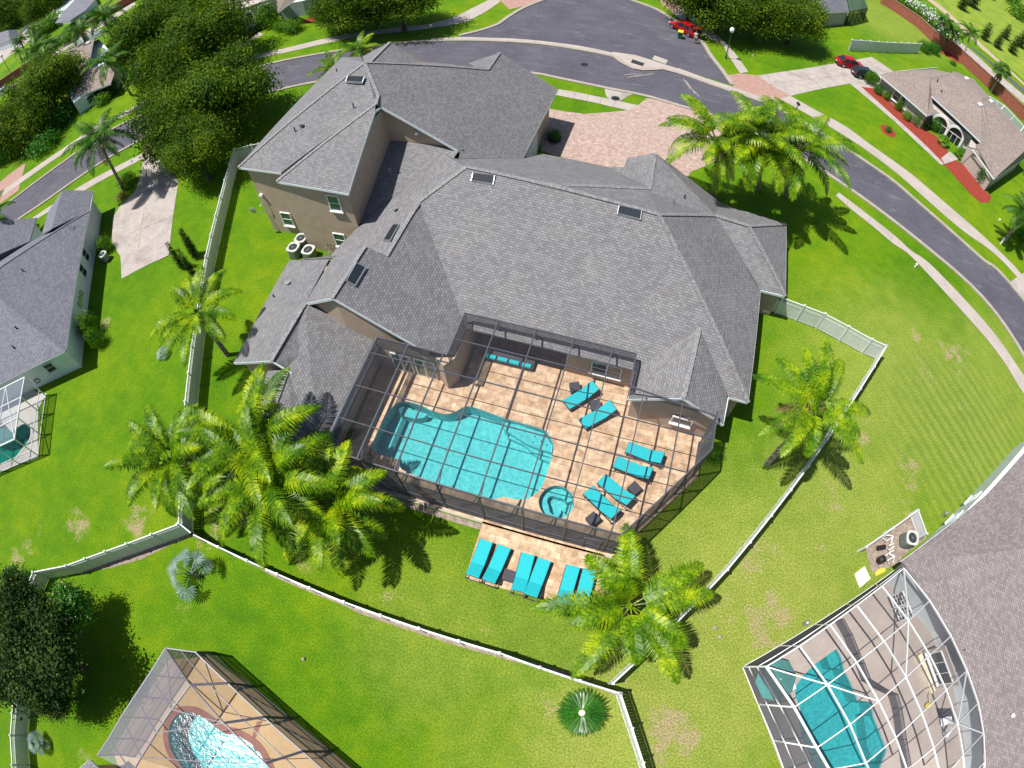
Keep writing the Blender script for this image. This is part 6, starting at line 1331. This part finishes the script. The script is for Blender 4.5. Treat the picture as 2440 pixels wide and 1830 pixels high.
for i, (tt, x, y, r, h_, me, lab) in enumerate([('N',560,330,1.5,2.1,BUSH,'tall clipped dark topiary beside the black car, top left'),('N',830,400,1.25,1.0,BUSH,'round bright bush in front of the pale house with the wide window'),('N',680,390,.8,.8,BUSH,'small bush squeezed between the topiary and the round bright bush'),('N',1120,190,1.0,.6,BUSH,'low hedge shrub under the wide window, left part'),('N',1240,160,1.0,.6,BUSH,'low hedge shrub under the wide window, right part'),
   (4,600,520,.75,1.3,BUSH,'clipped upright hedge against the white wall of the left house'),(4,640,590,.6,1.0,BUSH,'lower end of the clipped hedge at the left house, beside the shaded corner'),(1,690,1610,.7,.9,BUSH,'clipped round bush by the condenser at the left house'),(1,830,1190,.9,.8,BUSH,'leafy bed plant at the foot of the slender driveway palm'),
   ('O',130,200,.75,1.0,BUSH,'yellow-green upright shrub at the start of the red mulch bed'),('O',175,258,.5,.8,BUSHD,'second shrub along the red mulch bed'),('O',227,292,.45,.7,BUSH,'third shrub along the red mulch bed, with pale flowers'),('O',297,355,.5,.8,BUSH,'fourth shrub along the red mulch bed, under the window'),('O',347,410,.55,.6,BUSH,'fifth shrub along the red mulch bed'),('O',408,445,.6,.8,BUSH,'sixth shrub along the red mulch bed, at the downpipe'),('O',507,470,.8,1.1,BUSHD,'round topiary tree before the left arch of the tan house'),('O',785,790,.6,1.4,BUSHD,'bonsai-like cloud tree at the lower end of the red mulch bed'),('O',238,485,.35,.4,BUSHD,'small plant in the round red mulch ring on the lawn'),
   ('S',545,370,1.0,1.1,BUSHD,'dense green bush right of the freestanding white fence'),('S',610,380,1.0,1.1,BUSHD,'second dense green bush right of the freestanding white fence'),('S',755,465,.5,.4,BUSHD,'low bush on the lawn by the red mulch under the palms'),
   (2,1370,870,.55,.5,BUSHD,'small dark shrub in the round planter by the garage corner'),(6,250,1270,.6,.35,BUSH,'dry low shrub at the outside foot of the screen wall'),(3,2190,1480,1.2,1.2,BUSHD,'dark bush at the right edge above the pavement'),('V',70,330,2.0,1.8,BUSHD,'bright shrub under the left street oak'),(1,60,1010,2.2,2.0,BUSHD,'shrub mass by the pink driveway at the left edge'),(1,380,800,2.4,1.6,BUSHD,'dark hedge clump on the shaded verge, upper one'),(1,300,960,2.0,1.4,BUSHD,'dark hedge clump on the shaded verge, lower one'),
   ('L',700,330,3.5,2.0,BUSH,'bright hedge along the far brick wall, right part'),('L',560,430,3.5,2.0,BUSH,'bright hedge along the far brick wall, left part'),('L',880,520,2.2,1.6,BUSH,'yellow-green shrub between the far brick wall and the brown-roofed house'),('L',1310,1290,1.2,.9,BUSH,'yellowish bush at the corner bed of the brown-roofed house'),('L',1400,1170,1.2,1.2,BUSHD,'green bush under the window end of the brown-roofed house')]):
    bush(P(tt,x,y,0), lab, me, r, h_, rot=i)
# orange flowers and planter
p = P(1,785,1275,0); bush(p, 'orange-flowered bromeliads at the edge of the left concrete driveway', leaf_cloud(12, 500, [((0,0,0),1.0)], .3, mat_='thatch', inner=.6), .55, .35, None, 'bromeliad')
p = P(2,1372,880,0); b = MB(); b.tube([p, p+V(0,0,.35)], [.55,.62], 16); tag(b.build('planter', M['blackmetal'], loc=p), 'round dark planter bed at the garage corner', 'planter')
# columnar cypresses on the left lawn
cy_me = leaf_cloud(14, 2600, [((0,0,0),.34),((0,0,.55),.36),((0,0,1.1),.34),((0,0,1.7),.28),((0,0,2.3),.2),((0,0,2.8),.12)], .13, mat_='darkleaf', inner=.6)
for (t_, x, y, lab) in ((4,1168,108,'thin dark cypress nearest the driveway end on the left lawn'),(4,1240,150,'thin dark cypress lowest of the group on the left lawn'),(4,1252,42,'thin dark cypress closest to the white fence'),(1,1262,1640,'thin dark cypress topmost of the group on the left lawn')):
    p = P(t_,x,y,0); t = thing('cypress', p, lab, 'cypress', 'thin cypresses on the left lawn'); b = MB(); b.tube([p, p+V(0,0,.6)], .06, 6); b.build('trunk', M['bark'], t); link_mesh('crown', cy_me, t, (0,0,.4), x).scale = (.62,.62,1.0)
# flowering hedge along the brick wall; wild thicket beyond
hedge = [P(3,x,y,1.2) for x, y in ((1420,-20),(1480,20),(1540,55),(1600,100),(1650,140),(1700,190),(1750,235))]
t = thing('flowering_hedge', V(hedge[0].x,hedge[0].y), 'white-flowering hedge growing along the far side of the brick wall', 'hedge')
hb = [((p.x-hedge[0].x+.6, p.y-hedge[0].y+.8, 0), 1.5) for p in split_line(hedge, 2.0)]
o_ = link_mesh('foliage', leaf_cloud(15, 6500, hb, .34, mat_='bush', mi_extra='whitepaint', ex_frac=.55), t, (0,0,1.4))
rng = random.Random(77); blobs = []
A0, A1 = P(3,1900,-100,0), P(3,2350,420,0); dirn = (A1-A0); nrm_ = Vector((-dirn.y, dirn.x, 0)).normalized(); nrm_ = nrm_ if nrm_.dot(V(1,1,0)) > 0 else -nrm_
for k in range(120):
    f = rng.uniform(-.6,1.3); dd = rng.uniform(6, 75)**1.0; p = A0+dirn*f+nrm_*dd; blobs.append(((p.x,p.y,rng.uniform(.6,2.2)), rng.uniform(1.2,3.0)))
o_ = bpy.data.objects.new('thicket', leaf_cloud(16, 52000, blobs, .75, mat_='bush', inner=.5)); C.objects.link(o_); tag(o_, 'wild green thicket beyond the dirt track in the upper right corner', 'thicket', kind='stuff')
for k, (x, y, s_) in enumerate(((1960,250,.8),(2040,300,.7),(2090,240,.7),(2130,330,.8),(2180,290,.9),(1880,40,1.2),(1980,-20,1.2),(1820,60,.9))):
    p = P(3,x,y,0); t = thing('sapling', p, ['young tree on the rough verge beyond the brick wall, first of the row','young tree on the rough verge, second of the row','young tree on the rough verge, third of the row','young tree near the cabbage palm top, fourth of the row','young tree at the right edge of the rough verge','leafy sapling by the dirt track near the top edge','sapling cut by the top edge beyond the dirt track','sapling beside the white-flowering hedge'][k], 'tree', 'saplings on the rough verge')
    b = MB(); b.tube([p, p+V(0,0,2.5*s_)], [.08,.04], 5); b.build('trunk', M['bark'], t); link_mesh('crown', cy_me, t, (0,0,.5), k, 1.5*s_).scale = (2.6*s_,2.6*s_,1.6*s_)
# fine ground litter along the screen wall and grass blades are left to the lawn itself

# ------------------------------------------------------------------ vehicles
def make_car(loc, rz, label, paint, L=4.6, W=1.8, Hh=1.45, wagon=False, boot_open=False):
    t = thing('parked_car', (0,0,0), label, 'car', 'parked cars')
    st = [(-.5,.62,.42,.62,),(-.485,.80,.28,.78),(-.42,.88,.2,.88),(-.30,.9,.18,.93),(-.1,.9,.18,.92),(.1,.9,.18,.90),(.22,.9,.18,.88),(.36,.88,.2,.80),(.46,.8,.24,.68),(.5,.6,.36,.55)]
    b = MB(); rings = []
    for (fx, fw, z0, z1) in st:
        hw = fw*W/2; x = fx*L; i = len(b.v); zz = z1*Hh/1.45
        b.v += [(x,-hw*.92,z0),(x,-hw,z0+.12),(x,-hw*1.0,zz-.22),(x,-hw*.86,zz),(x,hw*.86,zz),(x,hw*1.0,zz-.22),(x,hw,z0+.12),(x,hw*.92,z0)]; rings.append(i)
    for a, c in zip(rings, rings[1:]):
        for j in range(8): b.f.append((a+j,a+(j+1) % 8,c+(j+1) % 8,c+j)); b.uvs.append(None); b.mi.append(0)
    for r in (rings[0], rings[-1]): b.f.append(tuple(r+j for j in range(8))); b.uvs.append(None); b.mi.append(0)
    b.build('body', M[paint], t, smooth=False)
    gx = [(-.47 if wagon else -.40,.70,.92,.92),(-.36 if wagon else -.24,.66,1.36,1.36),(.06,.66,1.38,1.38),(.24,.70,.9,.9)]
    b = MB(); rings = []
    for (fx, fw, z1, _) in gx:
        i = len(b.v); x = fx*L; hw = fw*W/2; b.v += [(x,-W*.43,.86),(x,-hw,z1*Hh/1.45),(x,hw,z1*Hh/1.45),(x,W*.43,.86)]; rings.append(i)
    for a, c in zip(rings, rings[1:]):
        for j in range(4): b.f.append((a+j,a+(j+1) % 4,c+(j+1) % 4,c+j)); b.uvs.append(None); b.mi.append(0)
    for r in (rings[0], rings[-1]): b.f.append(tuple(r+j for j in range(4))); b.uvs.append(None); b.mi.append(0)
    b.build('cabin_glass', M['glass'], t)
    z = 1.39*Hh/1.45; b = MB(); x0 = gx[1][0]*L; b.prism([V(x0-.05,-W*.33), V(.08*L,-W*.33), V(.08*L,W*.33), V(x0-.05,W*.33)], z-.03, z+.02, bottom=True)
    for s_ in (-1,1):
        b.bar(V(.08*L,s_*W*.335,z-.01), V(.245*L,s_*W*.37,.9), .07, .05); b.bar(V(x0,s_*W*.335,z-.01), V(gx[0][0]*L,s_*W*.37,.92), .1, .05); b.bar(V(-.09*L,s_*W*.335,z-.01), V(-.09*L,s_*W*.435,.88), .08, .05)
    b.build('roof', M[paint], t)
    for fx in (-.31,.32):
        for s_ in (-1,1):
            b = MB(); b.tube([V(fx*L,s_*(W/2-.2),.32), V(fx*L,s_*(W/2+.01),.32)], .32, 16); wh = b.build('wheel', M['rubber'], t)
            b = MB(); b.tube([V(fx*L,s_*(W/2-.0),.32), V(fx*L,s_*(W/2+.03),.32)], .2, 10); b.build('rim', M['metal'], wh)
    for s_ in (-1,1):
        b = MB(); b.box((.475*L,s_*.32*W,.6), (.12,.35,.12)); b.build('headlight', M['globe'], t); b = MB(); b.box((-.488*L,s_*.33*W,.72), (.08,.32,.14)); b.build('tail_light', M['lamp_red'], t)
        b = MB(); b.box((.16*L,s_*(W/2+.08),.92), (.14,.18,.11)); b.build('mirror', M[paint], t)
    b = MB(); b.box((-.5*L,0,.6), (.03,.5,.12)); b.build('number_plate', M['whitepaint'], t)
    if boot_open: b = MB(); b.bar(V(-.36*L,0,1.38), V(-.62*L,0,1.75), W*.72, .06); b.build('boot_lid', M[paint], t); b = MB(); b.box((-.5*L,0,.95), (.1,W*.66,.5)); b.build('boot_opening', M['rubber'], t)
    t.location = loc; t.rotation_euler = (0,0,rz); return t
def car_px(a, c, *args, **kw):   # rear point, front point on the ground
    p, q = P(*a, .6), P(*c, .6); d = q-p; m_ = (p+q)/2; make_car((m_.x,m_.y,kw.pop('z',.03)), math.atan2(d.y,d.x), *args, **kw)
car_px(('R',285,235), ('R',150,165), 'red car with its boot open at the edge of the cul-de-sac', 'redcar', boot_open=True, z=.012)
car_px(('S',-50,440), ('S',85,470), 'red saloon parked on the pale driveway, furthest from the tan house', 'redcar')
car_px(('S',65,520), ('S',200,545), 'dark green hatchback parked beside the red saloon by the tan house', 'darkcar', wagon=True)
car_px(('N',420,320), ('N',220,430), 'black car parked in front of the house with the dark arched doorway', 'blackcar')
car_px(('L',90,1120), ('L',-40,1190), 'dark car with pale roof driving on the far left road', 'silvercar')
# wheelie bin and lamps, letter boxes
p = P('R',180,275,0); t = thing('wheelie_bin', p, 'green wheeled bin with yellow lid behind the open red car', 'bin'); b = MB(); q = [(x,y) for x,y in ((-.28,-.33),(.28,-.33),(.28,.33),(-.28,.33))]
b.hexa([p+V(x*(.8 if z < .5 else 1),y*(.8 if z < .5 else 1),z) for x in (-.3,.3) for y in (-.36,.36) for z in (.03,1.0)]); b.build('body', M['bin_green'], t)
b = MB(); b.box(p+V(0,0,1.03), (.66,.8,.07)); b.build('lid', M['bin_yellow'], t)
for s_ in (-1,1): b = MB(); b.tube([p+V(s_*.25,.33,.1), p+V(s_*.31,.33,.1)], .1, 8); b.build('wheel', M['rubber'], t)
def lamp(p, label, h=4.3):
    t = thing('street_lamp', p, label, 'street lamp', 'street lamps'); b = MB(); b.tube([p, p+V(0,0,.5), p+V(0,0,.55), p+V(0,0,h-.5)], [.12,.1,.07,.05], 8); b.build('post', M['iron'], t)
    b = MB(); b.ball(p+V(0,0,h-.15), .30, 12, 8, sc_=(1,1,1.25)); b.build('globe', M['globe'], t, smooth=True); b = MB(); b.tube([p+V(0,0,h-.6), p+V(0,0,h-.42)], [.08,.16], 8); b.build('collar', M['iron'], t); return t
lamp(P(3,340,368,0), 'street lamp with white globe beside the short pavement near the cul-de-sac')
lamp(P('L',235,1095,0), 'tall dark lamp post on the far verge at the left edge', 8.5)
p = P(3,778,705,0); t = thing('letter_box', p, 'dark letter box on a post on the verge opposite the palms', 'letter box'); b = MB(); b.tube([p, p+V(0,0,1.1)], .05, 6); b.build('post', M['blackmetal'], t); b = MB(); b.box(p+V(0,0,1.2), (.22,.5,.24), .4); b.build('box', M['blackmetal'], t)
for (t_, x, y, lab, m_, hh) in ((6,1528,95,'small white-topped path light on the lawn edge by the pavement','globe',.35),('R',706,405,'small white marker on the lawn between the lamp and the driveway','whitepaint',.15),(3,2055,1385,'small pale irrigation box on the lawn below the tan house','cream',.2),(3,2065,1530,'pale marker post on the verge near the right edge','whitepaint',.8),(2,475,75,'pale utility pedestal on the shaded lawn at the top edge','metal',.9),('N',232,1560,'pale utility pedestal on the shaded lawn beside the two-storey wing','metal',.9),(2,517,118,'small white cover on the shaded lawn at the top edge','whitepaint',.1),(7,1937,965,'small tan stump cap on the lower lawn','trunk',.05),(9,270,780,'small pale stone on the right lawn, upper one','kerb',.08),(9,300,838,'small pale stone on the right lawn, lower one','kerb',.08)):
    p = P(t_,x,y,0); b = MB(); b.tube([p, p+V(0,0,hh*.8), p+V(0,0,hh)], [.11,.11,.07], 8); b.ball(p+V(0,0,hh), .13, 8, 5); tag(b.build('garden_marker', M[m_], loc=p), lab, 'marker')
for (x, y, lab) in ((1350,903,'square utility lid set in the shaded pavers beside the planter'),):
    p = P(2,x,y,.05); b = MB(); b.box(p, (.9,.6,.06), .3); tag(b.build('utility_lid', M['metal'], loc=p), lab, 'lid')
# windowless patch of new asphalt is left out; skid marks
b = MB(); 
for a, c in (((1830,487),(1920,465)),((1810,470),(1890,462)),((1880,480),(1990,462))): b.bar(P(2,*a,.012), P(2,*c,.012), .10, .006)
for a, c in (((90,505),(150,590)),((130,560),(175,605)),((75,495),(120,560))): b.bar(P(3,*a,.012), P(3,*c,.012), .10, .006)
tag(b.build('tyre_marks', M['kerb']), kind='structure')
# ------------------------------------------------------------------ the man at the car boot
def person(loc, face, label, lean=.25):
    t = thing('person', (0,0,0), label, 'person')
    J = {'pel':(0,0,.95,.15),'sp':(.04,0,1.15,.14),'ch':(.10,0,1.38,.16),'nk':(.15,0,1.52,.06),'hd0':(.18,0,1.60,.075),'hd1':(.21,0,1.70,.10),'hd2':(.20,0,1.78,.075)}
    for s_, n in ((-1,'r'),(1,'l')):
        J['hp'+n] = (0,s_*.10,.90,.11); J['kn'+n] = (.05,s_*.13,.50,.075); J['an'+n] = (-.02,s_*.14,.09,.05); J['to'+n] = (.18,s_*.16,.04,.045)
        J['sh'+n] = (.12,s_*.19,1.42,.07); J['el'+n] = (.20,s_*.27,1.16,.048); J['wr'+n] = (.42,s_*.22,1.08,.032); J['pm'+n] = (.50,s_*.21,1.07,.038)
    E = [('pel','sp'),('sp','ch'),('ch','nk'),('nk','hd0'),('hd0','hd1'),('hd1','hd2')]
    for n in 'rl': E += [('pel','hp'+n),('hp'+n,'kn'+n),('kn'+n,'an'+n),('an'+n,'to'+n),('ch','sh'+n),('sh'+n,'el'+n),('el'+n,'wr'+n),('wr'+n,'pm'+n)]
    for s_, n in ((-1,'r'),(1,'l')):
        for k in range(4):
            y = s_*.21+(k-1.5)*.02; J['f%d%s' % (k,n)] = (.56+.008*(1.5-abs(k-1.5)),y,1.05,.009); J['g%d%s' % (k,n)] = (.585,y,1.02,.008); E += [('pm'+n,'f%d%s' % (k,n)),('f%d%s' % (k,n),'g%d%s' % (k,n))]
        J['t'+n] = (.50,s_*.21-s_*.05,1.05,.010); J['u'+n] = (.53,s_*.21-s_*.065,1.03,.009); E += [('pm'+n,'t'+n),('t'+n,'u'+n)]
    def skin(name, keys, mat_, grow=0.0, only=None):
        idx = {k:i for i,k in enumerate(keys)}; me = bpy.data.meshes.new(name); me.from_pydata([J[k][:3] for k in keys], [(idx[a],idx[c]) for a,c in E if a in idx and c in idx], [])
        o_ = bpy.data.objects.new(name, me); C.objects.link(o_); o_.parent = t; sk = o_.modifiers.new('skin','SKIN'); me.skin_vertices.new() if not me.skin_vertices else None
        for k, i in idx.items(): me.skin_vertices[0].data[i].radius = (J[k][3]+grow,)*2
        me.skin_vertices[0].data[0].use_root = True; sb_ = o_.modifiers.new('s','SUBSURF'); sb_.levels = sb_.render_levels = 2; me.materials.append(M[mat_]); return o_
    skin('body', list(J), 'skin')
    skin('shirt', ['sp','ch','shr','shl','elr','ell'], 'cloth', .02); skin('trousers', ['pel','hpr','hpl','knr','knl','anr','anl'], 'khaki', .02)
    b = MB(); b.ball((.19,0,1.755), .115, 10, 7, sc_=(1,.92,.85)); b.build('hair', M['hair'], t, smooth=True)
    b = MB(); b.ball((.315,0,1.68), .018, 6, 4); b.build('nose', M['skin'], t)
    for s_ in (-1,1): b = MB(); b.box((.08,s_*.155,.045), (.28,.11,.09)); b.build('shoe', M['blackmetal'], t); b = MB(); b.ball((.295,s_*.035,1.71), .012, 6, 4); b.build('eye', M['hair'], t)
    t.location = loc; t.rotation_euler = (0,0,face); return t
p = P('R',288,312,.012); q = P('R',262,235,0); d = q-p; person((p.x,p.y,.012), math.atan2(d.y,d.x), 'person in white shirt and khaki shorts standing at the open boot of the red car')
